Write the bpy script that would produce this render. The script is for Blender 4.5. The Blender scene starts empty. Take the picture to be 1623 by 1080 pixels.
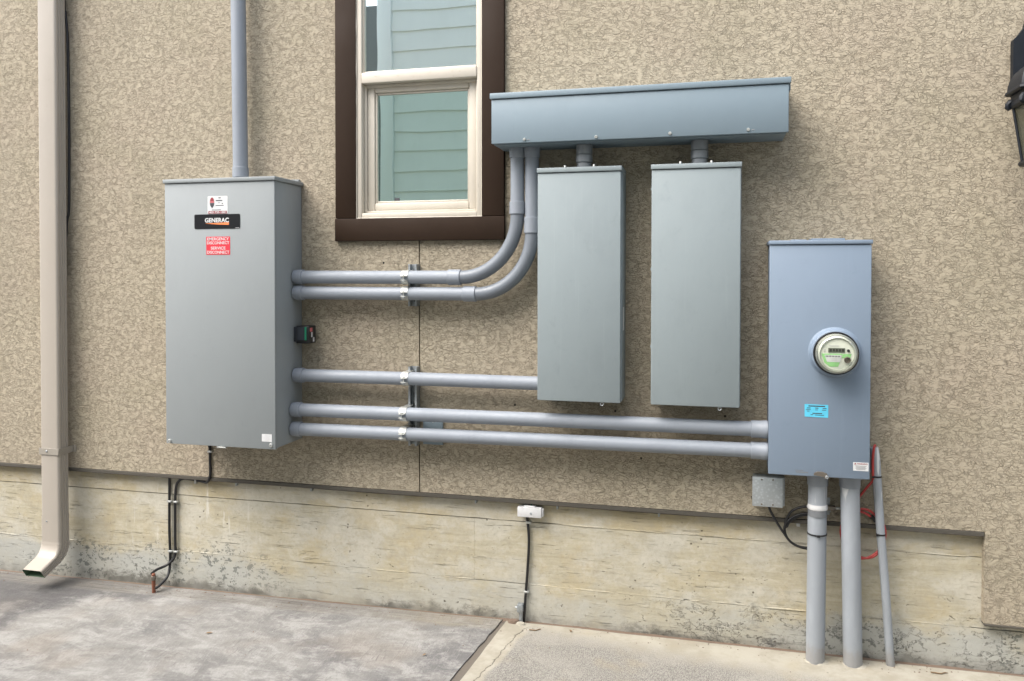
import bpy, bmesh, math, random
from mathutils import Vector, Matrix, noise as mnoise
random.seed(7)
S = bpy.context.scene
COL = S.collection

# ------------------------------------------------------------------ camera
yaw, pitch, roll = -0.246050, 0.0177148, 0.0011964
cy_, sy_ = math.cos(yaw), math.sin(yaw); cp, sp = math.cos(pitch), math.sin(pitch); cr, sr = math.cos(roll), math.sin(roll)
Bm = Matrix(((1, 0, 0), (0, 0, -1), (0, 1, 0)))
RR = Matrix(((cr, -sr, 0), (sr, cr, 0), (0, 0, 1))) @ Matrix(((1, 0, 0), (0, cp, -sp), (0, sp, cp))) @ Matrix(((cy_, 0, -sy_), (0, 1, 0), (sy_, 0, cy_))) @ Bm
right, up, back = RR[0].copy(), -RR[1].copy(), -RR[2].copy()
cam = bpy.data.cameras.new('camera'); cam_o = bpy.data.objects.new('camera', cam); COL.objects.link(cam_o)
cm = Matrix((right, up, back)).transposed().to_4x4(); cm.translation = (0, -3.5, 1.59)
cam_o.matrix_world = cm
cam.sensor_width = 36; cam.lens = 1270.56 / 1623 * 36; cam.shift_y = -79.4 / 1623
cam.clip_start = .05; cam.clip_end = 500
S.camera = cam_o

# ------------------------------------------------------------------ light
SUN_DIR = Vector((-0.42, -0.40, 0.80)).normalized()      # towards the sun
w = bpy.data.worlds.new('World'); S.world = w; w.use_nodes = True
nt = w.node_tree; nt.nodes.clear()
sky = nt.nodes.new('ShaderNodeTexSky'); sky.sky_type = 'NISHITA'; sky.sun_disc = False
sky.sun_elevation = math.asin(SUN_DIR.z); sky.sun_rotation = math.atan2(SUN_DIR.x, SUN_DIR.y)
sky.air_density = 1.0; sky.dust_density = 4.0; sky.ozone_density = 1.0
hsv = nt.nodes.new('ShaderNodeHueSaturation'); hsv.inputs['Saturation'].default_value = .52
bg = nt.nodes.new('ShaderNodeBackground'); bg.inputs['Strength'].default_value = .15
wo = nt.nodes.new('ShaderNodeOutputWorld')
nt.links.new(sky.outputs[0], hsv.inputs['Color']); nt.links.new(hsv.outputs[0], bg.inputs[0]); nt.links.new(bg.outputs[0], wo.inputs[0])
sun = bpy.data.lights.new('sun', 'SUN'); sun.energy = 1.3; sun.angle = math.radians(55); sun.color = (1, .96, .9)
sun_o = bpy.data.objects.new('sun', sun); COL.objects.link(sun_o)
sun_o.rotation_euler = SUN_DIR.to_track_quat('Z', 'Y').to_euler(); sun_o.location = SUN_DIR * 20
S.view_settings.view_transform = 'Standard'; S.view_settings.look = 'None'
S.view_settings.gamma = 1; S.view_settings.exposure = 1.55
S.view_settings.use_curve_mapping = False

# ------------------------------------------------------------------ material helpers
class NB:
    def __init__(s, name):
        s.m = bpy.data.materials.new(name); s.m.use_nodes = True; s.t = s.m.node_tree
        s.b = s.t.nodes['Principled BSDF']; s.out = s.t.nodes['Material Output']
        s.g = s.n('ShaderNodeNewGeometry')
    def n(s, t, **k):
        x = s.t.nodes.new(t)
        for a, b in k.items(): setattr(x, a, b)
        return x
    def put(s, sock, v):
        if isinstance(v, bpy.types.NodeSocket): s.t.links.new(v, sock)
        elif isinstance(v, (tuple, list)) and len(v) == 3 and sock.type == 'RGBA': sock.default_value = (*v, 1)
        else: sock.default_value = v
    def pos(s, scale=(1, 1, 1), off=(0, 0, 0)):
        x = s.n('ShaderNodeMapping'); s.put(x.inputs[0], s.g.outputs['Position']); x.inputs['Scale'].default_value = scale; x.inputs['Location'].default_value = off
        return x.outputs[0]
    def noise(s, vec, scale, detail=2, rough=.5, dist=0.0):
        x = s.n('ShaderNodeTexNoise'); s.put(x.inputs['Vector'], vec); s.put(x.inputs['Scale'], scale); s.put(x.inputs['Detail'], detail)
        s.put(x.inputs['Roughness'], rough); s.put(x.inputs['Distortion'], dist)
        return x.outputs['Fac']
    def vor(s, vec, scale, feature='F1', rnd=1):
        x = s.n('ShaderNodeTexVoronoi', feature=feature); s.put(x.inputs['Vector'], vec); s.put(x.inputs['Scale'], scale); s.put(x.inputs['Randomness'], rnd)
        return x.outputs['Distance']
    def math(s, op, a, b=0.0, c=0.0, clamp=False):
        x = s.n('ShaderNodeMath', operation=op, use_clamp=clamp); s.put(x.inputs[0], a); s.put(x.inputs[1], b)
        if len(x.inputs) > 2: s.put(x.inputs[2], c)
        return x.outputs[0]
    def ramp(s, v, a, b, lo=0.0, hi=1.0):
        x = s.n('ShaderNodeMapRange', interpolation_type='SMOOTHSTEP'); s.put(x.inputs[0], v)
        for i, q in zip((1, 2, 3, 4), (a, b, lo, hi)): s.put(x.inputs[i], q)
        return x.outputs[0]
    def mix(s, f, a, b, mode='MIX'):
        x = s.n('ShaderNodeMix', data_type='RGBA', blend_type=mode); s.put(x.inputs[0], f); s.put(x.inputs[6], a); s.put(x.inputs[7], b)
        return x.outputs[2]
    def xyz(s):
        x = s.n('ShaderNodeSeparateXYZ'); s.put(x.inputs[0], s.g.outputs['Position']); return x.outputs
    def bump(s, h, dist, strength=1.0):
        x = s.n('ShaderNodeBump'); s.put(x.inputs['Height'], h); x.inputs['Distance'].default_value = dist; x.inputs['Strength'].default_value = strength
        s.t.links.new(x.outputs[0], s.b.inputs['Normal'])
    def fin(s, col, rough=.5, metal=0.0, spec=.5):
        s.put(s.b.inputs['Base Color'], col); s.put(s.b.inputs['Roughness'], rough); s.put(s.b.inputs['Metallic'], metal); s.put(s.b.inputs['Specular IOR Level'], spec)
        return s.m

def m_stucco():
    k = NB('stucco')
    def warp(vec, scale, amp, detail=1):
        x = k.n('ShaderNodeTexNoise'); k.put(x.inputs['Vector'], vec); k.put(x.inputs['Scale'], scale); k.put(x.inputs['Detail'], detail)
        a = k.n('ShaderNodeVectorMath', operation='MULTIPLY_ADD'); k.put(a.inputs[0], x.outputs['Color']); a.inputs[1].default_value = (amp,) * 3; k.put(a.inputs[2], vec)
        return a.outputs[0]
    p = k.pos(); 
    def strokes(off, sx, sz, scale, wd, ws, wa, mask_scale, lo, hi):
        v = warp(k.pos((sx, .35, sz), off), ws, wa)
        e = k.vor(v, scale, 'DISTANCE_TO_EDGE')
        l = k.ramp(e, 0.0, wd, 1.0, 0.0)
        return k.math('MULTIPLY', l, k.ramp(k.noise(k.pos((1, 1, 1), off), mask_scale, 1, .6), lo, hi))
    a = strokes((3, 1, 2), .66, 1.5, 34, .048, 22, .064, 30, .36, .60)
    b = strokes((7, 2, 5), .80, 1.9, 52, .072, 32, .042, 40, .36, .62)
    d = strokes((1, 9, 4), 1.1, 1.1, 70, .085, 42, .034, 34, .40, .62)
    gr = k.math('MAXIMUM', k.math('MAXIMUM', a, k.math('MULTIPLY', b, .85)), k.math('MULTIPLY', d, .7))
    fine = k.noise(p, 170, 2, .6); mid = k.noise(p, 36, 3, .65, .6)
    h = k.math('ADD', k.math('MULTIPLY', gr, -1.0), k.math('ADD', k.math('MULTIPLY', fine, .3), k.math('MULTIPLY', mid, .35)))
    c = k.mix(k.ramp(mid, .30, .70), (.382, .332, .248), (.408, .357, .272))
    c = k.mix(k.math('MULTIPLY', k.ramp(fine, .35, .7), .3), c, (.43, .382, .292))
    c = k.mix(k.math('MULTIPLY', k.ramp(k.noise(p, 2.2, 4), .45, .7), .32), c, (.375, .305, .24))
    c = k.mix(k.math('MULTIPLY', k.ramp(k.noise(k.pos((1, 1, 1), (3, .7, 5)), 3.1, 4), .48, .72), .4), c, (.335, .298, .213))
    c = k.mix(k.math('MULTIPLY', gr, .46), c, (.15, .12, .08))
    wx = k.n('ShaderNodeTexNoise'); k.put(wx.inputs['Vector'], k.pos((1, 1, .55), (8, 8, 8))); wx.inputs['Scale'].default_value = 1.1; wx.inputs['Detail'].default_value = 5
    c = k.mix(k.math('MULTIPLY', k.ramp(wx.outputs['Fac'], .5, .72), .28), c, (.27, .235, .175))
    k.bump(h, .0032, 1.0)
    return k.fin(c, .9, 0, .25)

def m_foundation():
    k = NB('board_marked_concrete'); x, y, z = k.xyz()
    p = k.pos((1, 1, 1))
    gx = k.noise(k.pos((1.3, 1, 16)), 3.2, 4, .7, .6); gl = k.noise(k.pos((1, 1, 1.6)), 3.2, 5, .65); sm = k.noise(p, 60, 4, .7); md = k.noise(k.pos((1, 1, 1.5), (3, 3, 9)), 13, 4, .65, .5)
    c = k.mix(k.ramp(gx, .25, .75), (0.385, 0.346, 0.244), (0.486, 0.445, 0.337))
    c = k.mix(k.math('MULTIPLY', k.ramp(z, .462, .482), .6), c, (0.414, 0.346, 0.212))            # uppermost form board cured yellower
    c = k.mix(k.math('MULTIPLY', k.ramp(gl, .40, .60), .75), c, (0.496, 0.478, 0.413))
    c = k.mix(k.math('MULTIPLY', k.ramp(k.noise(k.pos((1, 1, 1), (7, 1, 3)), 4, 5, .68), .5, .66), .38), c, (0.425, 0.341, 0.184))
    c = k.mix(k.math('MULTIPLY', k.ramp(md, .46, .72), .45), c, (0.331, 0.302, 0.234))
    c = k.mix(k.math('MULTIPLY', k.ramp(md, .48, .3), .4), c, (0.552, 0.522, 0.434))
    c = k.mix(k.math('MULTIPLY', k.ramp(sm, .45, .75), .4), c, (0.319, 0.280, 0.205))
    # horizontal scratches from the form boards
    sc = k.math('MULTIPLY', k.ramp(k.noise(k.pos((1.2, 1, 34), (5, 0, 2)), 6, 3, .6, .3), .62, .68), k.ramp(k.noise(k.pos((1, 1, 3), (1, 1, 1)), 5, 2), .48, .6))
    c = k.mix(k.math('MULTIPLY', sc, .26), c, (0.242, 0.214, 0.153))
    # pale lime run-down marks
    ef = k.math('MULTIPLY', k.ramp(k.noise(k.pos((9, 1, 1.0), (2, 0, 9)), 1.9, 5, .7), .58, .66), k.math('MULTIPLY', k.math('MULTIPLY', k.ramp(x, -2.1, -2.4), k.ramp(x, -3.05, -2.75)), k.ramp(z, .12, .25)))
    c = k.mix(k.math('MULTIPLY', ef, .6), c, (0.662, 0.660, 0.618))
    # damp grey zone at the foot with its own ragged edge
    zz = k.math('ADD', z, k.math('MULTIPLY', k.math('SUBTRACT', gl, .5), -.34))
    zz = k.math('ADD', zz, k.math('MULTIPLY', k.math('SUBTRACT', gx, .5), .10))
    zz = k.math('ADD', zz, k.math('MULTIPLY', k.math('SUBTRACT', sm, .5), .05))
    xl = k.math('ADD', x, k.math('MULTIPLY', gl, .5)); left = k.ramp(xl, -1.6, -2.1); rgt = k.ramp(xl, .25, .75); ends = k.math('MAXIMUM', left, rgt)
    low = k.math('MULTIPLY', k.ramp(zz, .22, .09), k.math('ADD', .55, k.math('MULTIPLY', ends, .45)))
    c = k.mix(k.math('MULTIPLY', low, .7), c, (0.358, 0.369, 0.352))
    # moss / lichen: clustered small round blots
    nz = k.noise(k.pos((1, 1, 1.25), (1.7, 0, .4)), 27, 4, .62, .25); nz2 = k.noise(k.pos((1, 1, 1.2), (6.7, 0, 3.4)), 48, 3, .6)
    clus = k.math('MULTIPLY', k.math('MULTIPLY', k.ramp(k.noise(k.pos((1, 1, 1), (5.3, 5, 1)), 3.2, 3, .6), .44, .58), k.ramp(zz, .30, .15)), k.math('ADD', .12, k.math('MULTIPLY', ends, .88)))
    blot = k.math('MULTIPLY', k.math('MAXIMUM', k.ramp(nz, .565, .60), k.ramp(nz2, .60, .63)), clus)
    c = k.mix(k.math('MULTIPLY', blot, .7), c, (.095, .105, .095))
    # dark tar-like smears left on the foot of the right half
    tar = k.ramp(k.noise(k.pos((1, 1, 2.4), (4, 4, 1)), 9, 7, .82, .2), .53, .60)
    tz = k.math('ADD', z, k.math('MULTIPLY', k.math('SUBTRACT', md, .5), .16))
    tx = k.math('MAXIMUM', k.math('MULTIPLY', k.ramp(x, -.15, .1), k.ramp(x, .5, .35)), k.ramp(x, .86, 1.0))
    c = k.mix(k.math('MULTIPLY', k.math('MULTIPLY', tar, tx), k.math('MULTIPLY', k.ramp(tz, .15, .07), .72)), c, (.075, .073, .07))
    foot = k.math('MULTIPLY', k.ramp(k.math('ADD', z, k.math('MULTIPLY', k.noise(k.pos((1, 1, 1.2)), 11, 7, .8, .4), -.20)), -.035, -.085), k.ramp(k.noise(k.pos((1, 1, 1), (6, 6, 6)), 2.4, 4, .7), .38, .6, .15, .85))
    c = k.mix(foot, c, (.10, .095, .08))
    # bug holes and chips
    v2 = k.vor(k.pos((1, 1, 1)), 26); sel = k.ramp(k.noise(k.pos((1, 1, 1), (3, 3, 3)), 8, 2), .56, .66)
    hole = k.math('MULTIPLY', k.ramp(k.math('ADD', v2, k.math('MULTIPLY', k.math('SUBTRACT', sm, .5), .25)), .13, .08), sel)
    ch = k.math('MULTIPLY', k.ramp(k.noise(k.pos((1, 1, 1.7), (8, 0, 2)), 34, 4, .72, 1.0), .655, .69), k.ramp(z, .55, .10))
    hole = k.math('MAXIMUM', hole, ch)
    c = k.mix(k.math('MULTIPLY', hole, .8), c, (.085, .07, .048))
    # crack near the foot of the right half
    cn = k.noise(k.pos((1, 1, 1.4), (0, 0, 6)), 4.5, 6, .72, .3)
    crack = k.math('MULTIPLY', k.ramp(k.math('ABSOLUTE', k.math('SUBTRACT', cn, .52)), .006, .0, 0, 1), k.math('MULTIPLY', k.ramp(z, .22, .14), k.ramp(x, -.35, -.05)))
    c = k.mix(k.math('MULTIPLY', crack, .6), c, (.05, .042, .032))
    h = k.math('ADD', k.math('MULTIPLY', gx, .45), k.math('ADD', k.math('ADD', k.math('MULTIPLY', sm, .5), k.math('MULTIPLY', md, .6)), k.math('MULTIPLY', k.math('ADD', k.math('ADD', hole, sc), crack), -1.4)))
    k.bump(h, .003, .9)
    return k.fin(c, .9, 0, .25)

def m_slab_grey():
    k = NB('weathered_grey_slab'); x, y, z = k.xyz()
    big = k.noise(k.pos((1, 1.4, 1)), 1.7, 5, .62, .6)
    st = k.noise(k.pos((1.0, 1.7, 1), (1, 1, 0)), 5.5, 7, .8, .35); st2 = k.noise(k.pos((2.4, 1.0, 1), (7, 1, 0)), 24, 4, .75, .5)
    tw = k.noise(k.pos((5, 1, 1), (5, 2, 0)), 16, 4, .7, .8); sm = k.noise(k.pos(), 110, 3, .7)
    c = k.mix(k.ramp(big, .34, .6), (0.138, 0.134, 0.132), (0.222, 0.216, 0.202))
    c = k.mix(k.math('MULTIPLY', k.ramp(st, .45, .63), .72), c, (0.330, 0.324, 0.305))
    c = k.mix(k.math('MULTIPLY', k.ramp(st, .46, .34), .45), c, (0.131, 0.125, 0.118))
    c = k.mix(k.math('MULTIPLY', k.ramp(st2, .52, .7), .4), c, (0.308, 0.303, 0.284))
    c = k.mix(k.math('MULTIPLY', k.ramp(k.noise(k.pos((1, 1, 1), (3, 9, 0)), 2.6, 4), .5, .68), .4), c, (0.215, 0.184, 0.152))
    dk = k.math('MULTIPLY', k.ramp(k.math('ADD', k.math('ADD', x, k.math('MULTIPLY', y, -.8)), k.math('ADD', k.math('MULTIPLY', big, 1.0), k.math('MULTIPLY', st, .7))), -1.75, -2.25), .75)
    c = k.mix(dk, c, (0.069, 0.066, 0.067))
    hat = k.math('MULTIPLY', k.ramp(tw, .55, .68), k.ramp(k.noise(k.pos((1, 1, 1), (2, 6, 1)), 4, 3), .5, .62))
    c = k.mix(k.math('MULTIPLY', hat, .5), c, (0.103, 0.097, 0.090))
    # hand-floated margin along the wall
    mg = k.ramp(k.math('ADD', y, k.math('MULTIPLY', k.noise(k.pos(), 6, 3), .05)), -.10, -.06)
    ml = k.noise(k.pos((.6, 30, 1)), 4, 5, .65)
    mc = k.mix(k.ramp(ml, .35, .65), (0.118, 0.107, 0.093), (0.257, 0.241, 0.210))
    mc = k.mix(k.ramp(x, -1.7, -1.1), mc, k.mix(.5, mc, (0.301, 0.267, 0.191)))
    c = k.mix(k.math('MULTIPLY', mg, k.ramp(st, .35, .6, .75, .35)), c, mc)
    h = k.math('ADD', k.math('ADD', k.math('MULTIPLY', st, 1.0), k.math('MULTIPLY', ml, mg)), k.math('ADD', k.math('MULTIPLY', tw, .6), k.math('ADD', k.math('MULTIPLY', st2, .5), k.math('MULTIPLY', sm, .25))))
    k.bump(h, .006, .9)
    return k.fin(c, .85, 0, .3)

def m_slab_cream():
    k = NB('cream_concrete'); x, y, z = k.xyz()
    sm = k.noise(k.pos((1.3, .8, 1)), 190, 2, .75); md = k.noise(k.pos(), 9, 5, .68); lo = k.noise(k.pos((1, 1, 1), (2, 2, 2)), 3.4, 4, .6)
    c = k.mix(k.ramp(md, .35, .65), (0.288, 0.265, 0.212), (0.360, 0.339, 0.283))
    edge = k.math('ADD', k.math('ADD', k.math('MULTIPLY', y, -1.0), k.math('MULTIPLY', md, .14)), k.math('MULTIPLY', lo, .12))
    edge = k.math('ADD', edge, k.math('MULTIPLY', x, -.13))
    # broomed field inside a smooth trowelled border
    bx = k.math('ADD', x, k.math('MULTIPLY', y, -.17))
    fld = k.math('MULTIPLY', k.ramp(edge, .22, .38), k.ramp(k.math('ADD', bx, k.math('MULTIPLY', k.noise(k.pos(), 14, 3), .05)), -.765, -.735))
    spk = k.mix(k.ramp(sm, .36, .62), (0.108, 0.104, 0.098), (0.293, 0.280, 0.254))
    spk = k.mix(k.math('MULTIPLY', k.ramp(lo, .45, .62), .45), spk, (0.314, 0.299, 0.262))
    c = k.mix(k.math('MULTIPLY', fld, .85), c, spk)
    c = k.mix(k.math('MULTIPLY', k.ramp(k.noise(k.pos((1, 1, 1), (6, 1, 1)), 5, 4), .55, .75), .3), c, (0.305, 0.254, 0.158))
    c = k.mix(k.math('MULTIPLY', k.ramp(sm, .6, .78), .2), c, (0.170, 0.153, 0.125))
    v = k.vor(k.pos(), 9); c = k.mix(k.math('MULTIPLY', k.ramp(v, .06, .035), .7), c, (0.104, 0.088, 0.068))
    # hairline crack beside the joint
    ck = k.math('ABSOLUTE', k.math('ADD', bx, k.math('ADD', .80, k.math('MULTIPLY', k.math('SUBTRACT', k.noise(k.pos(), 10, 4, .7), .5), .09))))
    crk = k.math('MULTIPLY', k.ramp(ck, .0035, .001), k.ramp(y, -.03, -.07)); c = k.mix(k.math('MULTIPLY', crk, .75), c, (0.080, 0.068, 0.052))
    h = k.math('ADD', k.math('MULTIPLY', k.math('MULTIPLY', sm, fld), 1.2), k.math('ADD', k.math('MULTIPLY', md, .6), k.math('MULTIPLY', crk, -1.0)))
    k.bump(h, .003, .8)
    return k.fin(c, .9, 0, .25)

def paint(name, col, rough=.38, smudge=.25, scale=5, spec=.45, metal=0.0, dirt=None):
    k = NB(name)
    n = k.noise(k.pos((1, 1, .6)), scale, 4, .6); f = k.noise(k.pos((1, 1, 1), (4, 1, 2)), scale * 9, 3, .6)
    dark = tuple(q * .80 for q in col); lite = tuple(min(1, q * 1.07) for q in col)
    c = k.mix(k.math('MULTIPLY', k.ramp(n, .45, .75), smudge), col, dark)
    c = k.mix(k.math('MULTIPLY', k.ramp(f, .55, .8), smudge), c, lite)
    if dirt:
        d = k.math('MULTIPLY', k.ramp(k.noise(k.pos((1, 1, .5), (2, 3, 8)), scale * 3.5, 5, .7), .60, .70), dirt[1])
        c = k.mix(d, c, dirt[0])
    sm = k.math('MULTIPLY', k.ramp(k.noise(k.pos((1, 1, .8), (6, 3, 1)), scale * 2.6, 6, .72, .4), .58, .72), smudge * .55); c = k.mix(sm, c, tuple(q * .62 for q in col))
    ru = k.math('MULTIPLY', k.ramp(k.noise(k.pos((26, 26, .9), (1, 3, 2)), 1.7, 4, .65), .58, .74), smudge * .45); c = k.mix(ru, c, tuple(min(1, q * 1.35) for q in col))
    r = k.ramp(n, .3, .7, rough - .06, rough + .08)
    k.bump(k.noise(k.pos(), 9, 2), .002, .35)
    return k.fin(c, r, metal, spec)
def m_conduit_worn(col):
    k = NB('weathered_pale_pvc'); x, y, z = k.xyz()
    n = k.noise(k.pos((1, 1, .3)), 9, 5, .65); f = k.noise(k.pos((1, 1, .5), (3, 1, 2)), 38, 4, .7)
    c = k.mix(k.math('MULTIPLY', k.ramp(n, .42, .68), .5), col, tuple(q * 1.28 for q in col))
    c = k.mix(k.math('MULTIPLY', k.ramp(f, .6, .75), .4), c, tuple(q * .66 for q in col))
    dr = k.math('MULTIPLY', k.ramp(k.noise(k.pos((34, 34, 3), (1, 1, 1)), 1.6, 3, .6), .54, .62), k.ramp(z, .66, .745))
    c = k.mix(k.math('MULTIPLY', dr, .8), c, (.62, .63, .62))
    low = k.math('MULTIPLY', k.ramp(k.math('ADD', z, k.math('MULTIPLY', f, -.12)), .06, .0), .4); c = k.mix(low, c, (.24, .21, .17))
    return k.fin(c, k.ramp(n, .3, .7, .4, .6), 0, .4)
def flat(name, col, rough=.5, metal=0.0, spec=.5):
    k = NB(name); n = k.noise(k.pos(), 60, 3)
    return k.fin(k.mix(k.ramp(n, .35, .7, 0, .22), col, tuple(q * .7 for q in col)), rough, metal, spec)
def m_galv(name, col=(.52, .56, .58)):
    k = NB(name); v = k.vor(k.pos(), 90); n = k.noise(k.pos(), 25, 4)
    c = k.mix(k.ramp(v, .1, .6), col, tuple(q * .8 for q in col)); c = k.mix(k.ramp(n, .5, .75, 0, .5), c, tuple(q * .6 for q in col))
    return k.fin(c, k.ramp(n, .3, .7, .35, .55), .6)
def m_pane(name, tint, fac):
    k = NB(name); t = k.t
    tr = k.n('ShaderNodeBsdfTransparent'); tr.inputs[0].default_value = (.30, .42, .40, 1)
    gl = k.n('ShaderNodeBsdfGlossy'); gl.inputs['Roughness'].default_value = .012; gl.inputs[0].default_value = (*tint, 1)
    n = k.noise(k.pos(), 3.2, 1); b = k.n('ShaderNodeBump'); k.put(b.inputs['Height'], n); b.inputs['Distance'].default_value = .001; b.inputs['Strength'].default_value = .6
    t.links.new(b.outputs[0], gl.inputs['Normal'])
    mx = k.n('ShaderNodeMixShader'); mx.inputs[0].default_value = fac
    t.links.new(tr.outputs[0], mx.inputs[1]); t.links.new(gl.outputs[0], mx.inputs[2]); t.links.new(mx.outputs[0], k.out.inputs[0])
    return k.m
def m_clear():
    k = NB('clear_cover'); t = k.t
    tr = k.n('ShaderNodeBsdfTransparent'); tr.inputs[0].default_value = (.95, .96, .93, 1)
    gl = k.n('ShaderNodeBsdfGlossy'); gl.inputs['Roughness'].default_value = .05
    lw = k.n('ShaderNodeLayerWeight'); lw.inputs[0].default_value = .25
    mx = k.n('ShaderNodeMixShader'); t.links.new(k.math('ADD', k.math('MULTIPLY', lw.outputs['Fresnel'], .7), .03), mx.inputs[0])
    t.links.new(tr.outputs[0], mx.inputs[1]); t.links.new(gl.outputs[0], mx.inputs[2]); t.links.new(mx.outputs[0], k.out.inputs[0])
    return k.m

M = dict(
    stucco=m_stucco(), found=m_foundation(), slabg=m_slab_grey(), slabc=m_slab_cream(),
    ats=paint('grey_cabinet_paint', (.250, .272, .278), .54, .18), panel=paint('pale_grey_green_paint', (.240, .280, .292), .56, .3, 6, .4, 0, ((.2, .23, .23), .22)),
    trough=paint('blue_grey_paint', (.182, .237, .275), .5, .2), meterp=paint('light_blue_grey_paint', (.190, .243, .312), .5, .25, 5),
    pvc=paint('grey_pvc', (.232, .257, .292), .52, .35, 7, .5, 0, ((.24, .245, .25), .25)), pvcd=paint('dark_grey_pvc', (.155, .174, .198), .42, .2, 7),
    pvcw=m_conduit_worn((0.281, 0.304, 0.330)), hub=paint('grey_fitting', (.215, .23, .245), .42, .3, 12, .5, .2),
    cream=paint('cream_vinyl', (0.534, 0.491, 0.419), .45, .25, 9, .4, 0, ((.40, .35, .28), .35)), brown=paint('brown_trim_paint', (0.026, 0.015, 0.009), .6, .3, 7, .15),
    ds=paint('beige_gutter_paint', (0.376, 0.340, 0.293), .35, .25, 6, .45, 0, ((.42, .36, .3), .25)), dstrap=paint('dull_strap_paint', (.30, .275, .235), .4, .3, 9), green=flat('green_lining', (.11, .18, .11), .6),
    galv=m_galv('galvanised_steel'), zinc=m_galv('bright_zinc', (0.576, 0.590, 0.562)), strut=m_galv('dull_strut_steel', (.40, .43, .45)), screed=flat('weathered_screed', (.085, .078, .066), .8, 0, .2),
    black=flat('black_rubber', (.012, .012, .013), .4), lant=flat('black_lantern_metal', (.008, .011, .016), .5, 0, .3), red=flat('red_cable', (.42, .045, .04), .4),
    white=flat('white_plastic', (.62, .62, .62), .4), paper=flat('white_label', (.62, .63, .63), .5), redl=flat('red_label', (.62, .03, .05), .5), plate=flat('black_nameplate', (.012, .013, .015), .3),
    orange=flat('orange_print', (.75, .22, .07), .5), blue=flat('blue_label', (.10, .52, .72), .5), ink=flat('dark_print', (.05, .05, .06), .6), inkr=flat('dark_red_print', (.25, .03, .04), .6),
    tape=flat('dark_grey_tape', (.16, .17, .18), .5), pane=m_pane('coated_glass_bright', (.88, 1.0, 1.0), .97), panel_glass=m_pane('coated_glass_dim', (.66, .87, .83), .86), clear=m_clear(), room=flat('dark_room', (.035, .04, .04), .8), lglass=None,  # pane glass in two copies: tint brightens upper reflection, dims lower one
    bronze=flat('tarnished_bronze', (.20, .175, .145), .45, .6), copper=flat('rusty_copper', (.22, .085, .05), .6, .4), dface=flat('meter_face', (.72, .74, .66), .5), dgreen=flat('meter_green', (.30, .62, .25), .5),
    lcd=flat('lcd_grey', (.10, .115, .09), .3), port=flat('port_brown', (.16, .13, .10), .4), ring=flat('grey_plastic_ring', (.42, .42, .38), .4), dirt=flat('brown_joint_dirt', (.16, .115, .085), .95),
    joint=flat('old_joint_wood', (.13, .112, .092), .9), grout=flat('pale_grout', (.36, .335, .275), .9), side=paint('pale_siding_paint', (.76, .82, .81), .6, .2, 5), sidew=paint('white_corner_board', (.78, .83, .82), .6, .15),
    sided=flat('grey_siding', (.16, .17, .165), .7), greenp=flat('green_plastic', (.02, .22, .12), .35), charc=flat('charcoal_plastic', (.035, .04, .05), .4), leaf=flat('dry_leaf', (.20, .13, .07), .8),
    hole=flat('hole_dark', (.02, .017, .013), .9), silver=flat('silver_print', (.55, .55, .56), .4), caulk=flat('caulk', (.52, .47, .38), .7), redwhite=flat('faded_red_print', (.5, .12, .13), .6))
def m_lglass():
    k = NB('seeded_lantern_glass'); t = k.t
    tr = k.n('ShaderNodeBsdfTransparent'); tr.inputs[0].default_value = (.86, .87, .83, 1)
    df = k.n('ShaderNodeBsdfTranslucent'); df.inputs[0].default_value = (.6, .6, .55, 1)
    gl = k.n('ShaderNodeBsdfGlossy'); gl.inputs['Roughness'].default_value = .15; gl.inputs[0].default_value = (.8, .8, .78, 1)
    m0 = k.n('ShaderNodeMixShader'); m0.inputs[0].default_value = .35; t.links.new(tr.outputs[0], m0.inputs[1]); t.links.new(df.outputs[0], m0.inputs[2])
    mx = k.n('ShaderNodeMixShader'); mx.inputs[0].default_value = .10
    t.links.new(m0.outputs[0], mx.inputs[1]); t.links.new(gl.outputs[0], mx.inputs[2]); t.links.new(mx.outputs[0], k.out.inputs[0]); return k.m
M['lglass'] = m_lglass()

# ------------------------------------------------------------------ object helpers
def wloc(o):
    l = Vector((0, 0, 0))
    while o is not None: l = l + o.location; o = o.parent
    return l
def thing(name, label, cat, loc, group=None):
    o = bpy.data.objects.new(name, None); COL.objects.link(o); o.location = loc; o.empty_display_size = .1
    o['label'] = label; o['category'] = cat
    if group: o['group'] = group
    return o
def obj(name, bm, mat, parent=None, smooth=40, loc=None):
    """bm in world coordinates -> one mesh object (child of parent if given)"""
    me = bpy.data.meshes.new(name)
    off = wloc(parent) if parent else (Vector(loc) if loc else Vector((0, 0, 0)))
    bmesh.ops.translate(bm, vec=-off, verts=bm.verts); bmesh.ops.recalc_face_normals(bm, faces=bm.faces)
    bm.to_mesh(me); bm.free(); me.materials.append(M[mat])
    if smooth: me.shade_smooth(); me.set_sharp_from_angle(angle=math.radians(smooth))
    o = bpy.data.objects.new(name, me); COL.objects.link(o)
    if parent: o.parent = parent
    else: o.location = off
    return o
def tag(o, label, cat, group=None):
    o['label'] = label; o['category'] = cat
    if group: o['group'] = group
    return o
def struct(name, bm, mat, smooth=40):
    o = obj(name, bm, mat, None, smooth); o['kind'] = 'structure'; return o
def NBM(): return bmesh.new()
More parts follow.
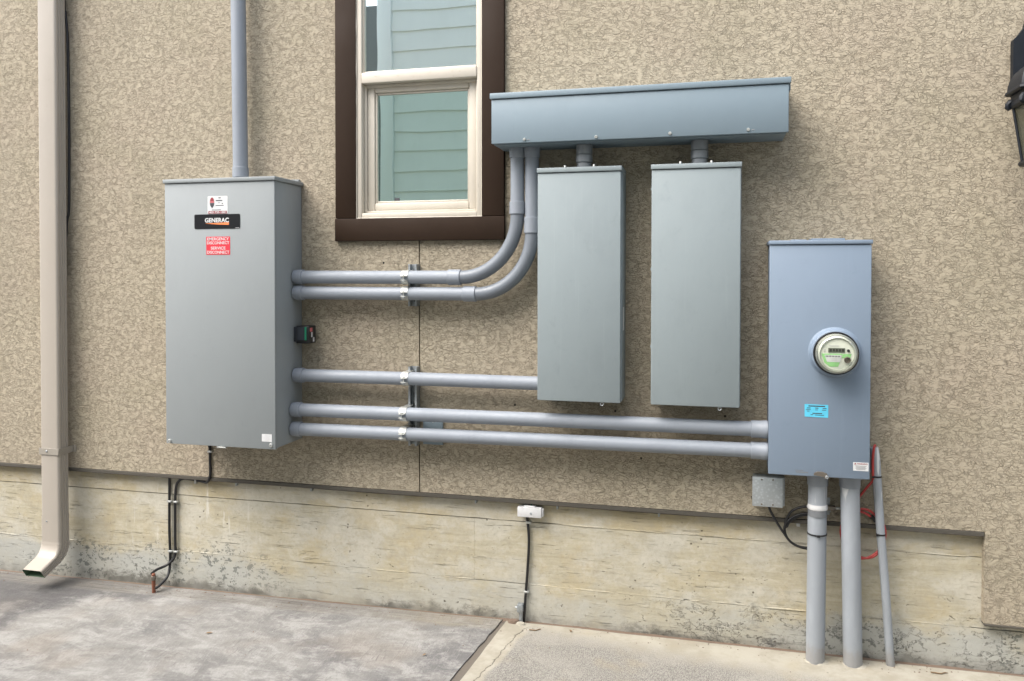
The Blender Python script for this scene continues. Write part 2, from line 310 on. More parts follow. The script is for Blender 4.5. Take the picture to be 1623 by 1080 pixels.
def box(bm, x0, x1, y0, y1, z0, z1, bev=0.0, seg=2):
    vs = [bm.verts.new(p) for p in ((x0, y0, z0), (x1, y0, z0), (x1, y1, z0), (x0, y1, z0), (x0, y0, z1), (x1, y0, z1), (x1, y1, z1), (x0, y1, z1))]
    fs = [bm.faces.new([vs[i] for i in f]) for f in ((0, 1, 2, 3), (4, 7, 6, 5), (0, 4, 5, 1), (1, 5, 6, 2), (2, 6, 7, 3), (3, 7, 4, 0))]
    if bev > 0:
        es = list({e for f in fs for e in f.edges})
        bmesh.ops.bevel(bm, geom=es, offset=bev, segments=seg, affect='EDGES', profile=.5)
    return bm
def B(x0, x1, y0, y1, z0, z1, bev=0.0, seg=2): return box(NBM(), x0, x1, y0, y1, z0, z1, bev, seg)
def fillet(pts, r, n=10):
    out = [Vector(pts[0])]
    for i in range(1, len(pts) - 1):
        a, b, c = Vector(pts[i - 1]), Vector(pts[i]), Vector(pts[i + 1])
        u = (a - b); v = (c - b); rr = min(r, u.length * .49, v.length * .49); 
        p, q = b + u.normalized() * rr, b + v.normalized() * rr
        ang = u.angle(v)
        for k in range(n + 1):
            t = k / n
            out.append((1 - t) ** 2 * p + 2 * t * (1 - t) * b + t * t * q if ang < 1e-3 or abs(ang - math.pi) < .02 else arc_pt(p, b, q, t))
    out.append(Vector(pts[-1])); return out
def arc_pt(p, b, q, t):
    u = (p - b); v = (q - b); th = math.pi - u.angle(v); L = u.length
    R = L / math.tan(th / 2); bis = (u + v).normalized(); c = b + bis * math.hypot(R, L)
    a0 = (p - c); a1 = (q - c); 
    s = math.sin(th)
    return c + (math.sin((1 - t) * th) / s) * a0 + (math.sin(t * th) / s) * a1 if s > 1e-6 else p.lerp(q, t)
def smoothpath(pts, n=8):
    P = [Vector(p) for p in pts]; P = [2 * P[0] - P[1]] + P + [2 * P[-1] - P[-2]]; out = []
    for i in range(1, len(P) - 2):
        a, b, c, d = P[i - 1:i + 3]
        for k in range(n):
            t = k / n
            out.append(.5 * ((2 * b) + (c - a) * t + (2 * a - 5 * b + 4 * c - d) * t * t + (3 * b - a - 3 * c + d) * t ** 3))
    out.append(P[-2]); return out
def tube(bm, pts, r, seg=20, cap=True):
    pts = [Vector(p) for p in pts]; n = len(pts); rings = []
    t0 = (pts[1] - pts[0]).normalized(); ref = Vector((0, 1, 0)) if abs(t0.y) < .9 else Vector((1, 0, 0))
    nrm = (ref - t0 * ref.dot(t0)).normalized()
    for i, p in enumerate(pts):
        t = (pts[min(i + 1, n - 1)] - pts[max(i - 1, 0)]).normalized()
        nrm = (nrm - t * nrm.dot(t)).normalized(); bn = t.cross(nrm)
        rr = r[i] if isinstance(r, (list, tuple)) else r
        rings.append([bm.verts.new(p + rr * (math.cos(2 * math.pi * k / seg) * nrm + math.sin(2 * math.pi * k / seg) * bn)) for k in range(seg)])
    for a, b in zip(rings, rings[1:]):
        for k in range(seg): bm.faces.new((a[k], a[(k + 1) % seg], b[(k + 1) % seg], b[k]))
    if cap: bm.faces.new(rings[0][::-1]); bm.faces.new(rings[-1])
    return bm
def T(pts, r, seg=20): return tube(NBM(), pts, r, seg)
def sleeve(p, q, r, rim=.0015, seg=24):
    """collar from p to q with softened rims"""
    p, q = Vector(p), Vector(q); d = (q - p).normalized()
    return T([p, p + d * rim, q - d * rim, q], [r - rim, r, r, r - rim], seg)
def lathe_y(cx, cz, prof, seg=48):
    """prof: list of (radius, y)"""
    bm = NBM(); rings = []
    for r, y in prof:
        if r < 1e-6: rings.append([bm.verts.new((cx, y, cz))])
        else: rings.append([bm.verts.new((cx + r * math.cos(2 * math.pi * k / seg), y, cz + r * math.sin(2 * math.pi * k / seg))) for k in range(seg)])
    for a, b in zip(rings, rings[1:]):
        for k in range(seg):
            k2 = (k + 1) % seg
            if len(a) == 1 and len(b) == 1: continue
            if len(a) == 1: bm.faces.new((a[0], b[k2], b[k]))
            elif len(b) == 1: bm.faces.new((a[k], a[k2], b[0]))
            else: bm.faces.new((a[k], a[k2], b[k2], b[k]))
    return bm
def screw(x, z, y, r=.006, proud=.004, seg=16):
    return lathe_y(x, z, [(r, y + .001), (r, y - proud * .5), (r * .75, y - proud), (r * .3, y - proud), (r * .25, y - proud * .7), (0, y - proud * .7)], seg)
def poly(pts, y0, y1):
    bm = NBM(); a = [bm.verts.new((x, y0, z)) for x, z in pts]; b = [bm.verts.new((x, y1, z)) for x, z in pts]
    bm.faces.new(a); bm.faces.new(b[::-1]); n = len(pts)
    for i in range(n): bm.faces.new((a[i], b[i], b[(i + 1) % n], a[(i + 1) % n]))
    return bm
def rrect(x0, x1, z0, z1, r, n=5):
    out = []
    for cx, cz, a0 in ((x1 - r, z1 - r, 0), (x0 + r, z1 - r, 90), (x0 + r, z0 + r, 180), (x1 - r, z0 + r, 270)):
        for k in range(n + 1):
            a = math.radians(a0 + 90 * k / n); out.append((cx + r * math.cos(a), cz + r * math.sin(a)))
    return out
def lettering(txt, cx, cz, wid, hgt, y, bold=0.0):
    cu = bpy.data.curves.new('lettering', 'FONT'); cu.body = txt; cu.size = 1; cu.align_x = 'CENTER'; cu.offset = bold; cu.extrude = .01; cu.resolution_u = 3
    ob = bpy.data.objects.new('lettering_source', cu); COL.objects.link(ob)
    dg = bpy.context.evaluated_depsgraph_get(); me = bpy.data.meshes.new_from_object(ob.evaluated_get(dg))
    bm = NBM(); bm.from_mesh(me); bpy.data.objects.remove(ob); bpy.data.curves.remove(cu); bpy.data.meshes.remove(me)
    xs = [v.co.x for v in bm.verts]; ys = [v.co.y for v in bm.verts]
    sx = wid / (max(xs) - min(xs)); sz = hgt / (max(ys) - min(ys)); mx = (max(xs) + min(xs)) / 2; my = (max(ys) + min(ys)) / 2
    for v in bm.verts:
        a = v.co.copy(); v.co = (cx + (a.x - mx) * sx, y - (.0004 if a.z > 0 else 0), cz + (a.y - my) * sz)
    return bm
def bars(specs, y):
    """thin printed strips: (x, z, w, h)"""
    bm = NBM()
    for x, z, w_, h_ in specs: box(bm, x - w_ / 2, x + w_ / 2, y - .0003, y, z - h_ / 2, z + h_ / 2)
    return bm
def copy_tree(o, parent=None, delta=Vector((0, 0, 0))):
    c = o.copy(); COL.objects.link(c); c.parent = parent
    if parent is None: c.location = o.location + delta
    for ch in o.children: copy_tree(ch, c)
    return c
def gz(x, y=0.0): return .027 + min(0.0, .0115 * (x + .9)) + .008 * min(0.0, y)

# ------------------------------------------------------------------ ground (structure)
def slab(x_lo, x_hi, y0, y1, nx, ny, zoff=0.0, edge=0.0, seed=0.0):
    """sheet whose side boundaries are functions of y; dense near the wall"""
    bm = NBM(); rows = []
    for j in range(ny + 1):
        t = j / ny; y = y0 + (y1 - y0) * (t ** 2.2)
        a, b = x_lo(y), x_hi(y)
        row = []
        for i in range(nx + 1):
            s = i / nx; x = a + (b - a) * s
            yy = y + (edge * (mnoise.noise(Vector((x * 9, seed, 0))) + .5 * mnoise.noise(Vector((x * 31, seed, 2)))) if j == 0 else 0)
            row.append(bm.verts.new((x, yy, gz(x, yy) + zoff + (.0025 * mnoise.noise(Vector((x * 4, y * 4, seed))) if j > 0 else -.002))))
        rows.append(row)
    for r0, r1 in zip(rows, rows[1:]):
        for i in range(nx): bm.faces.new((r0[i], r1[i], r1[i + 1], r0[i + 1]))
    # skirts
    def skirt(line):
        dn = [bm.verts.new((v.co.x, v.co.y + .004, v.co.z - .06)) for v in line]
        for i in range(len(line) - 1): bm.faces.new((line[i], line[i + 1], dn[i + 1], dn[i]))
    skirt(rows[0]); skirt([r[0] for r in rows]); skirt([r[-1] for r in rows])
    return bm
def jl(y): return -.924 + .11 * y + .005 * mnoise.noise(Vector((y * 17, 3, 0))) + .004 * mnoise.noise(Vector((y * 47, 1, 0)))
def jr(y): return -.903 + .072 * y + .002 * mnoise.noise(Vector((y * 13, 8, 0)))
struct('grey_slab', slab(lambda y: -14.0, jl, .006, -14, 260, 60, 0, .006, 1.3), 'slabg')
struct('cream_slab', slab(jr, lambda y: 10.0, -.002, -14, 220, 60, 0, .004, 5.1), 'slabc')
bm = NBM(); v = [bm.verts.new(p) for p in ((-14, -14.1, -.12), (10, -14.1, -.12), (10, .06, .012), (-.9, .06, .012), (-14, .06, -.135))]
v2 = bm.faces.new(v); struct('ground', bm, 'dirt', 0)
bm = NBM()
ys = [.004 - 2.0 * (i / 60) ** 1.3 for i in range(61)]
L = [bm.verts.new((jl(y) - .012, y, gz(-.92, y) - .007 + .003 * mnoise.noise(Vector((y * 20, 0, 0))))) for y in ys]
R_ = [bm.verts.new((jr(y) + .012, y, gz(-.92, y) - .006 + .003 * mnoise.noise(Vector((y * 22, 4, 0))))) for y in ys]
for i in range(60): bm.faces.new((L[i], L[i + 1], R_[i + 1], R_[i]))
struct('joint_filler', bm, 'joint')
bm = NBM(); xs = [-4.5 + i * .06 for i in range(135)]
A_ = [bm.verts.new((x, .05, gz(x) - .006 + .008 * abs(mnoise.noise(Vector((x * 6, 2, 1)))))) for x in xs]
C_ = [bm.verts.new((x, -.012, gz(x) - .012 + .004 * mnoise.noise(Vector((x * 11, 5, 1))))) for x in xs]
for i in range(len(xs) - 1): bm.faces.new((A_[i], C_[i], C_[i + 1], A_[i + 1]))
struct('dirt_seam', bm, 'dirt')
def blob(cx, cy, r, h, seed, mat, name):
    bm = NBM(); seg = 18; c = bm.verts.new((cx, cy, gz(cx, cy) + h)); rings = []
    for f, hh in ((.75, .8), (1.0, -.3)):
        rings.append([bm.verts.new((cx + r * f * (1 + .3 * mnoise.noise(Vector((math.cos(a) * 2, math.sin(a) * 2, seed)))) * math.cos(a), cy + .7 * r * f * (1 + .3 * mnoise.noise(Vector((math.cos(a) * 2, math.sin(a) * 2, seed + 4)))) * math.sin(a), gz(cx, cy) + h * hh)) for a in [2 * math.pi * k / seg for k in range(seg)]])
    for k in range(seg):
        k2 = (k + 1) % seg; bm.faces.new((c, rings[0][k], rings[0][k2])); bm.faces.new((rings[0][k], rings[1][k], rings[1][k2], rings[0][k2]))
    return struct(name, bm, mat)

# ------------------------------------------------------------------ house facade
house = thing('house', 'beige stucco house wall standing on a board-marked concrete foundation', 'house', (-1, .1, 0))
xs = [-9, -1.632, -1.3245, -1.3185, -1.013, 1.043, 7]; zs = [.222, .585, 1.76, 1.856, 3.25, 6.0]
def keep(i, j):
    x = (xs[i] + xs[i + 1]) / 2; z = (zs[j] + zs[j + 1]) / 2
    if z < .585 and x < 1.043: return False
    if -1.632 < x < -1.013 and 1.856 < z < 3.25: return False
    if -1.3245 < x < -1.3185 and z < 1.76: return False
    return True
bm = NBM(); nx, nz = len(xs) - 1, len(zs) - 1
for i in range(nx):
    for j in range(nz):
        x0, x1, z0, z1 = xs[i], xs[i + 1], zs[j], zs[j + 1]
        q = lambda *p: bm.faces.new([bm.verts.new(a) for a in p])
        if keep(i, j):
            q((x0, 0, z0), (x1, 0, z0), (x1, 0, z1), (x0, 0, z1))
            for di, dj, e in ((-1, 0, ((x0, z0), (x0, z1))), (1, 0, ((x1, z0), (x1, z1))), (0, -1, ((x0, z0), (x1, z0))), (0, 1, ((x0, z1), (x1, z1)))):
                a, b = i + di, j + dj
                if not (0 <= a < nx and 0 <= b < nz) or not keep(a, b):
                    (ax, az), (bx, bz) = e; q((ax, 0, az), (bx, 0, bz), (bx, .12, bz), (ax, .12, az))
        elif i == 2 and j == 1: q((x0, .012, z0), (x1, .012, z0), (x1, .012, z1), (x0, .012, z1))
bmesh.ops.remove_doubles(bm, verts=bm.verts, dist=1e-5)
obj('stucco_wall', bm, 'stucco', house, 0)
# foundation: three lifts of form boards with slight steps and fins
bm = NBM()
def course(z0, z1, y, x0, x1, seed):
    n = int((x1 - x0) / .04); a = []; b = []
    for i in range(n + 1):
        x = x0 + (x1 - x0) * i / n; w1 = .003 * mnoise.noise(Vector((x * 2.3, seed, 0))); w2 = .0025 * mnoise.noise(Vector((x * 9, seed, 1)))
        a.append((x, y + w1, z0 + (w2 if seed else 0))); b.append((x, y + w1 * .6, z1 + w2))
    va = [bm.verts.new(p) for p in a]; vb = [bm.verts.new(p) for p in b]
    for i in range(n): bm.faces.new((va[i], va[i + 1], vb[i + 1], vb[i]))
    # ledge tops/bottoms back into the wall
    for line in (va, vb):
        bk = [bm.verts.new((v_.co.x, .09, v_.co.z)) for v_ in line]
        for i in range(n): bm.faces.new((line[i], line[i + 1], bk[i + 1], bk[i]))
    for k in (0, n):
        bm.faces.new((va[k], vb[k], bm.verts.new((va[k].co.x, .09, vb[k].co.z)), bm.verts.new((va[k].co.x, .09, va[k].co.z))))
course(-.25, .186, .033, -9, 7, 1)
course(.190, .471, .037, -9, -1.066, 2); course(.190, .471, .0345, -1.0645, 7, 3)
course(.475, .70, .034, -9, 7, 4)
obj('foundation', bm, 'found', house, 30)
bm = NBM()
for z, x0, x1, s in ((.188, -4.4, -1.07, 1), (.188, -.82, -.1, 2), (.188, -.1, 1.0, 3), (.4725, -.68, 1.0, 5)):
    x = x0; pts = []; rad = []
    while x < x1:
        k_ = mnoise.noise(Vector((x * 5, s, 3))) + .6 * mnoise.noise(Vector((x * 23, s, 1)))
        pts.append((x, .034, z + .0025 * mnoise.noise(Vector((x * 7, s, 9))))); rad.append(max(.0005, .0022 + .0026 * k_)); x += .018
    tube(bm, pts, rad, 6)
obj('form_fin', bm, 'found', house, 60)
bm = NBM(); box(bm, -9, 1.040, -.005, .10, .566, .5838, .002, 1); obj('drip_screed', bm, 'screed', house)
obj('drip_screed', B(1.0435, 7, -.003, .10, .2125, .2212, .002, 1), 'screed', house)
for x, z in ((-1.5, 1.652), (-.865, 1.01), (-.413, 1.001), (.051, .999), (-2.62, .82), (-.30, .80)):
    obj('screw_hole', lathe_y(x, z, [(.0055, .0005), (.0045, -.0012), (0, -.0014)], 10), 'hole', house)

win = bpy.data.objects.new('window', None); COL.objects.link(win); win.parent = house; win.location = Vector((-1.322, 0, 1.86)) - house.location
def wp(name, bm, mat): return obj(name, bm, mat, win)
wp('trim_board', B(-1.735, -1.629, -.024, .002, 1.8612, 3.26, .004), 'brown'); wp('trim_board', B(-1.0155, -.911, -.024, .002, 1.8612, 3.26, .004), 'brown')
wp('trim_board', B(-1.737, -.909, -.026, .002, 1.754, 1.860, .004), 'brown'); wp('trim_board', B(-1.737, -.909, -.026, .002, 3.261, 3.37, .004), 'brown')
def ring(bm, x0, x1, z0, z1, wd, y0, y1, bev=.003):
    box(bm, x0, x0 + wd, y0, y1, z0, z1, bev); box(bm, x1 - wd, x1, y0, y1, z0, z1, bev)
    box(bm, x0 + wd + .0003, x1 - wd - .0003, y0 + .0005, y1, z0, z0 + wd, bev); box(bm, x0 + wd + .0003, x1 - wd - .0003, y0 + .0005, y1, z1 - wd, z1, bev)
    return bm
wp('frame', ring(NBM(), -1.627, -1.017, 1.862, 3.249, .023, -.014, .085), 'cream')
wp('frame_stop', ring(NBM(), -1.6035, -1.0405, 1.8855, 2.4895, .0125, .014, .085, .002), 'cream')
wp('meeting_rail', B(-1.6035, -1.0405, -.019, .05, 2.490, 2.541, .006), 'cream')
wp('sash', ring(NBM(), -1.5905, -1.0535, 1.8985, 2.489, .036, .024, .060, .006), 'cream')
wp('sash_bead', ring(NBM(), -1.5540, -1.0900, 1.9350, 2.4525, .009, .034, .058, .003), 'cream')
wp('glazing_bead', ring(NBM(), -1.6038, -1.0402, 2.5415, 3.2255, .008, .000, .030, .002), 'cream')
wp('pane', B(-1.596, -1.048, .012, .016, 2.549, 3.218), 'pane'); wp('pane', B(-1.5455, -1.0985, .044, .048, 1.9435, 2.4445), 'panel_glass')
wp('pane_tag', B(-1.462, -1.437, .0425, .0435, 1.9445, 1.958), 'ink')
for x, z in ((-1.53, 2.52), (-1.42, 2.517), (-1.155, 2.522), (-1.12, 2.519)):
    wp('rail_mark', B(x - .004, x + .004, -.0197, -.018, z - .0025, z + .0025), 'caulk')
bm = NBM(); q = lambda *p: bm.faces.new([bm.verts.new(a) for a in p])
X0, X1, Z0, Z1, Y0, Y1 = -1.63, -1.014, 1.857, 3.248, .121, 1.6
q((X0 - .8, Y1, Z0 - .9), (X1 + .8, Y1, Z0 - .9), (X1 + .8, Y1, Z1 + .2), (X0 - .8, Y1, Z1 + .2))
q((X0 - .8, Y0, Z0 - .9), (X0 - .8, Y1, Z0 - .9), (X0 - .8, Y1, Z1 + .2), (X0 - .8, Y0, Z1 + .2)); q((X1 + .8, Y0, Z0 - .9), (X1 + .8, Y1, Z0 - .9), (X1 + .8, Y1, Z1 + .2), (X1 + .8, Y0, Z1 + .2))
q((X0 - .8, Y0, Z0 - .9), (X1 + .8, Y0, Z0 - .9), (X1 + .8, Y1, Z0 - .9), (X0 - .8, Y1, Z0 - .9)); q((X0 - .8, Y0, Z1 + .2), (X1 + .8, Y0, Z1 + .2), (X1 + .8, Y1, Z1 + .2), (X0 - .8, Y1, Z1 + .2))
wp('room', bm, 'room')
bm = NBM()      # ragged caulk bead round the vinyl frame
for a, b in (((-1.6285, 1.8605), (-1.6285, 3.2)), ((-1.6285, 1.8605), (-1.0157, 1.8605)), ((-1.0157, 1.8605), (-1.0157, 3.2))):
    n = 60; pts = []; rad = []
    for i in range(n + 1):
        t = i / n; pts.append((a[0] + (b[0] - a[0]) * t, -.017, a[1] + (b[1] - a[1]) * t)); rad.append(.0028 + .0018 * mnoise.noise(Vector((t * 20, a[0] * 3, b[1]))))
    tube(bm, pts, rad, 6)
wp('caulk_bead', bm, 'cream')

# ------------------------------------------------------------------ neighbour's house across the side yard (seen mirrored in the panes)
nb = thing('neighbour_house', 'pale sided house across the yard, seen only mirrored in the window', 'house', (-.5, -4.2, 0))
first = None
for i in range(23):
    z = .25 + .2 * i
    if first is None:
        bm = NBM(); pts = ((-4.0, 0), (-4.019, 0), (-4.006, .212), (-4.0, .212))
        a = [bm.verts.new((-3.15, y - .04, z + h)) for y, h in pts]; b = [bm.verts.new((7, y - .04, z + h)) for y, h in pts]
        # board faces +y (towards the stucco wall)
        for v_ in a + b: v_.co.y = -4.0 + (-(v_.co.y + 4.04)) - .06
        bm.faces.new(a); bm.faces.new(b[::-1])
        for k in range(4): bm.faces.new((a[k], b[k], b[(k + 1) % 4], a[(k + 1) % 4]))
        first = obj('siding_board', bm, 'side', nb, 0)
    else:
        c = first.copy(); COL.objects.link(c); c.parent = nb; c.location = first.location + Vector((0, 0, .2 * i))
obj('corner_board', B(-3.30, -3.152, -4.10, -4.02, .2, 4.92, .004), 'sidew', nb)
obj('wall', B(-3.28, 7, -4.4, -4.11, gz(0) - .1, 4.9), 'sidew', nb)
obj('wall', B(-9, -3.31, -5.4, -5.1, gz(0) - .2, 4.7), 'sided', nb)

# ------------------------------------------------------------------ downspout
ds = thing('downspout', 'beige fluted metal downspout with a kicked-out foot left of the grey cabinet', 'downspout', (-3.305, -.06, 0))
def ds_prof():
    # (x, y) outline: plain front, fluted right side, front corners rounded
    p = []
    x0, x1, y0, y1, r = -3.362, -3.249, -.098, -.034, .013
    for k in range(6): a = math.radians(180 + 90 * k / 5); p.append((x0 + r + r * math.cos(a), y0 + r + r * math.sin(a)))
    for k in range(6): a = math.radians(270 + 90 * k / 5); p.append((x1 - r + r * math.cos(a), y0 + r + r * math.sin(a)))
    n = 3; s = (y1 - y0 - r - .006) / n
    for i in range(n):
        b = y0 + r + .004 + s * i
        p += [(x1, b), (x1 - .0045, b + s * .18), (x1 - .0045, b + s * .42), (x1, b + s * .6)]
    p += [(x1, y1), (x0, y1)]
    return p
pf = ds_prof(); pcx, pcy = -3.3055, -.066
def sweep(frames, sx=1.0, cap=False):
    """frames: list of (centre y, centre z, tilt angle, scale, dx)"""
    bm = NBM(); rings = []
    for cyy, cz, a, s, dx in frames:
        rings.append([bm.verts.new((pcx + dx + (x - pcx) * s, cyy + (y - pcy) * s * math.cos(a), cz - (y - pcy) * s * math.sin(a) * (1 - .3 * min(1.0, a)))) for x, y in pf])
    n = len(pf)
    for a, b in zip(rings, rings[1:]):
        for k in range(n): bm.faces.new((a[k], a[(k + 1) % n], b[(k + 1) % n], b[k]))
    return bm
obj('pipe', sweep([(pcy, 5.0, 0, 1, .004), (pcy, .335, 0, 1, 0)]), 'ds', ds, 35)
def elbow_frames(grow=0.0):
    fr = [(pcy, .352, 0, 1.035 + grow, 0), (pcy, .222, 0, 1.03 + grow, 0)]
    Rr = .088; end = math.radians(66)
    for i in range(13):
        t = i / 12; a = end * t; ro = Rr
        yc = pcy - ro * (1 - math.cos(a)) ; zc = .212 - ro * math.sin(a)
        pl = 1.03 + (.05 if i % 2 else 0) + grow
        fr.append((yc, zc, a, pl, 0))
    yc, zc, a, _, _ = fr[-1]
    for d in (.02, .088, .094):
        fr.append((yc - d * math.sin(a), zc - d * math.cos(a), a, 1.03 + grow + (.01 if d > .09 else 0), 0))
    return fr
obj('elbow', sweep(elbow_frames()), 'ds', ds, 50)
obj('elbow_lining', sweep(elbow_frames(-.03)[3:]), 'green', ds, 60)
bm = NBM()
for (a, b, c, d) in ((-3.366, -3.245, -.1025, -.0995), (-3.2475, -3.2445, -.0994, -.001), (-3.366, -3.363, -.0994, -.001), (-3.244, -3.228, -.004, -.001)): box(bm, a, b, c, d, .669, .703, .001, 1)
st_ = obj('strap', bm, 'dstrap', ds)
obj('strap_screw', screw(-3.318, .688, -.1025, .0055, .003), 'galv', st_)
obj('rivet', screw(-3.325, .325, -.1000, .0035, .003), 'galv', ds)
cb = obj('black_cable', T(smoothpath([(-3.275, -.008, 5.0), (-3.274, -.008, 3.1), (-3.268, -.008, 2.96), (-3.254, -.009, 2.80), (-3.251, -.008, 2.4), (-3.254, -.008, 2.05), (-3.258, -.008, 1.92), (-3.27, -.008, 1.86), (-3.29, -.008, 1.6)]), .0068, 10), 'black', None, 60, (-3.26, -.008, 1.6))
tag(cb, 'black cable running down the stucco behind the beige downspout', 'cable')

# ------------------------------------------------------------------ transfer switch cabinet
ats = thing('transfer_switch', 'tall grey steel transfer switch cabinet with a black nameplate and red label', 'electrical cabinet', (-2.205, -.12, .805))
obj('body', B(-2.486, -1.9215, -.236, -.002, .806, 2.020, .003), 'ats', ats)
obj('front_cover', B(-2.490, -1.918, -.255, -.2365, .803, 2.0195, .004), 'ats', ats)
bm = NBM(); box(bm, -2.496, -1.912, -.262, -.001, 2.0205, 2.039, .0035); obj('lid', bm, 'ats', ats)
obj('lid_flange', B(-2.48, -1.928, -.02, -.0005, 2.0395, 2.052, .001, 1), 'ats', ats)
for x, z in ((-2.470, .815), (-1.939, .823)): obj('screw', screw(x, z, -.255, .0095, .007), 'zinc', ats)
obj('latch_tab', B(-2.218, -2.17, -.259, -.245, .7965, .8025, .001, 1), 'zinc', ats)
yl = -.2552
pl_ = obj('nameplate', poly(rrect(-2.330, -2.092, 1.806, 1.873, .006), yl - .0012, yl), 'plate', ats)
obj('lettering', lettering('GENERAC', -2.212, 1.8455, .125, .021, yl - .0013, .030), 'paper', pl_)
obj('swoosh', poly([(-2.274, 1.831), (-2.149, 1.8355), (-2.149, 1.823), (-2.21, 1.8255)], yl - .0019, yl - .0013), 'orange', pl_)
obj('fine_print', bars([(-2.106, 1.8092, .020, .002)], yl - .0013), 'silver', pl_)
bm = poly(rrect(-2.2605, -2.0870 - .0685, 1.8745, 1.9565, .006), yl - .0007, yl)
sl = obj('service_sticker', bm, 'paper', ats)
obj('badge', poly([(-2.2365 + .0105 * math.cos(a), 1.933 + .0175 * math.sin(a)) for a in [math.pi * k / 8 for k in range(9)]], yl - .0012, yl - .0008), 'inkr', sl)
obj('badge', poly([(-2.2485, 1.9245), (-2.2245, 1.9245), (-2.227, 1.912), (-2.2365, 1.900), (-2.246, 1.912)], yl - .0012, yl - .0008), 'ink', sl)
obj('badge_ring', poly([(-2.2480, 1.9325), (-2.2250, 1.9325), (-2.2250, 1.9255), (-2.2480, 1.9255)], yl - .0012, yl - .0008), 'redwhite', sl)
obj('print_line', bars([(-2.197, 1.9475, .012, .004), (-2.200, 1.9355, .034, .0045), (-2.200, 1.925, .010, .0018), (-2.183, 1.9215, .006, .004), (-2.197, 1.913, .042, .003), (-2.214, 1.8925, .046, .003)], yl - .0008), 'ink', sl)
rs = obj('phone_strip', B(-2.256, -2.160, yl - .0012, yl - .0008, 1.8755, 1.8875), 'inkr', sl)
obj('lettering', lettering('405-735-1881', -2.208, 1.8815, .088, .009, yl - .0012, .02), 'paper', sl)
rl = obj('red_label', B(-2.2685, -2.1440, yl - .0007, yl, 1.687, 1.770, .0003, 1), 'redl', ats)
for t_, z_, w_ in (('EMERGENCY', 1.7595, .112), ('DISCONNECT', 1.7415, .115), ('SERVICE', 1.7175, .076), ('DISCONNECT', 1.6985, .115)):
    obj('lettering', lettering(t_, -2.206, z_, w_, .0135, yl - .0008, .012), 'paper', rl)
wl = obj('white_label', B(-1.986, -1.935, yl - .0007, yl, .838, .872), 'paper', ats)
obj('print_line', bars([(-1.96 + .004 * math.sin(i * 2.1), .866 - .0045 * i, .034 - .004 * (i % 3), .0014) for i in range(6)], yl - .0008), 'silver', wl)

# device on the cabinet's side
bt = thing('battery_charger', 'small black charger box with a green stripe on the cabinet side', 'charger', (-1.88, -.056, 1.272))
obj('base', B(-1.9212, -1.9062, -.082, -.030, 1.279, 1.350, .003), 'charc', bt)
obj('housing', B(-1.9060, -1.837, -.090, -.022, 1.272, 1.355, .005, 3), 'black', bt)
obj('front_face', poly(rrect(-1.900, -1.8605, 1.288, 1.350, .003), -.0916, -.0902), 'charc', bt)
obj('green_stripe', B(-1.8600, -1.8500, -.0924, -.0902, 1.289, 1.350, .0005, 1), 'greenp', bt)
obj('end_label', B(-1.8369, -1.8360, -.082, -.060, 1.328, 1.346), 'redwhite', bt)
obj('end_label', B(-1.8369, -1.8360, -.070, -.058, 1.302, 1.325), 'silver', bt)
obj('end_label', B(-1.8369, -1.8360, -.054, -.040, 1.279, 1.300), 'silver', bt)

# conduit rising from the cabinet
vc = thing('riser_conduit', 'grey plastic conduit rising from the top of the tall cabinet', 'conduit', (-2.208, -.07, 2.04))
obj('pipe', T([(-2.2078, -.07, 2.10), (-2.2165, -.07, 2.92), (-2.222, -.07, 5.5)], .0352, 28), 'pvc', vc)
obj('coupling', sleeve((-2.2076, -.07, 2.062), (-2.2078, -.07, 2.112), .0382), 'pvc', vc)
obj('nipple', T([(-2.2076, -.07, 2.0395), (-2.2076, -.07, 2.063)], .034, 24), 'hub', vc)

# ------------------------------------------------------------------ horizontal conduits
PR = .0302
def run(name_label, cat, z, y, x1, right_fit=None, left_x=-1.9175, dz=0.0, group='conduits between the electrical boxes'):
    t = thing('conduit', name_label, cat, (left_x, y, z), group)
    obj('end_adapter', T([(left_x + .0005, y, z), (left_x + .012, y, z), (left_x + .013, y, z), (left_x + .044, y, z), (left_x + .0455, y, z)], [.0335, .0335, .0350, .0350, .0335], 28), 'pvc', t)
    return t
for (lab, z, xc, xv, z_arc, z_c1) in (
        ('topmost grey conduit bending up into the left end of the wall trough', 1.585, -1.095, -.836, 1.862, 1.917),
        ('second grey conduit from the top, bending up behind the left edge of the narrow panel', 1.511, -1.024, -.771, 1.778, 1.847)):
    y = -.075; t = run(lab, 'conduit', z, y, xc)
    obj('pipe', T([(-1.873, y, z), (-1.5, y, z - .0008), (xc - .055, y, z)], PR, 28), 'pvc', t)
    obj('coupling', sleeve((xc - .059, y, z), (xc, y, z), .0348), 'pvc', t)
    R0 = xv - xc; arc = [(xc - .01, y, z)] + [(xc + R0 * math.sin(a), y, z + (z_arc - z) * (1 - math.cos(a))) for a in [math.pi / 2 * k / 24 for k in range(25)]] + [(xv, y, z_arc + .01)]
    obj('elbow', T(arc, PR, 28), 'pvcd', t)
    obj('coupling', sleeve((xv, y, z_arc), (xv, y, z_c1), .0348), 'pvc', t)
    obj('pipe', T([(xv, y, z_c1 - .004), (xv, y, 2.118)], PR, 28), 'pvc', t)
    obj('end_adapter', T([(xv, y, 2.1085), (xv, y, 2.11), (xv, y, 2.134), (xv, y, 2.135), (xv, y, 2.1525)], [.034, .0350, .0350, .0365, .0365], 28), 'pvc', t)
t = run('grey conduit at mid height running from the tall cabinet into the left narrow panel', 'conduit', 1.121, -.075, -.723)
obj('pipe', T([(-1.873, -.075, 1.121), (-1.3, -.075, 1.1225), (-.7235, -.075, 1.121)], PR, 28), 'pvc', t)
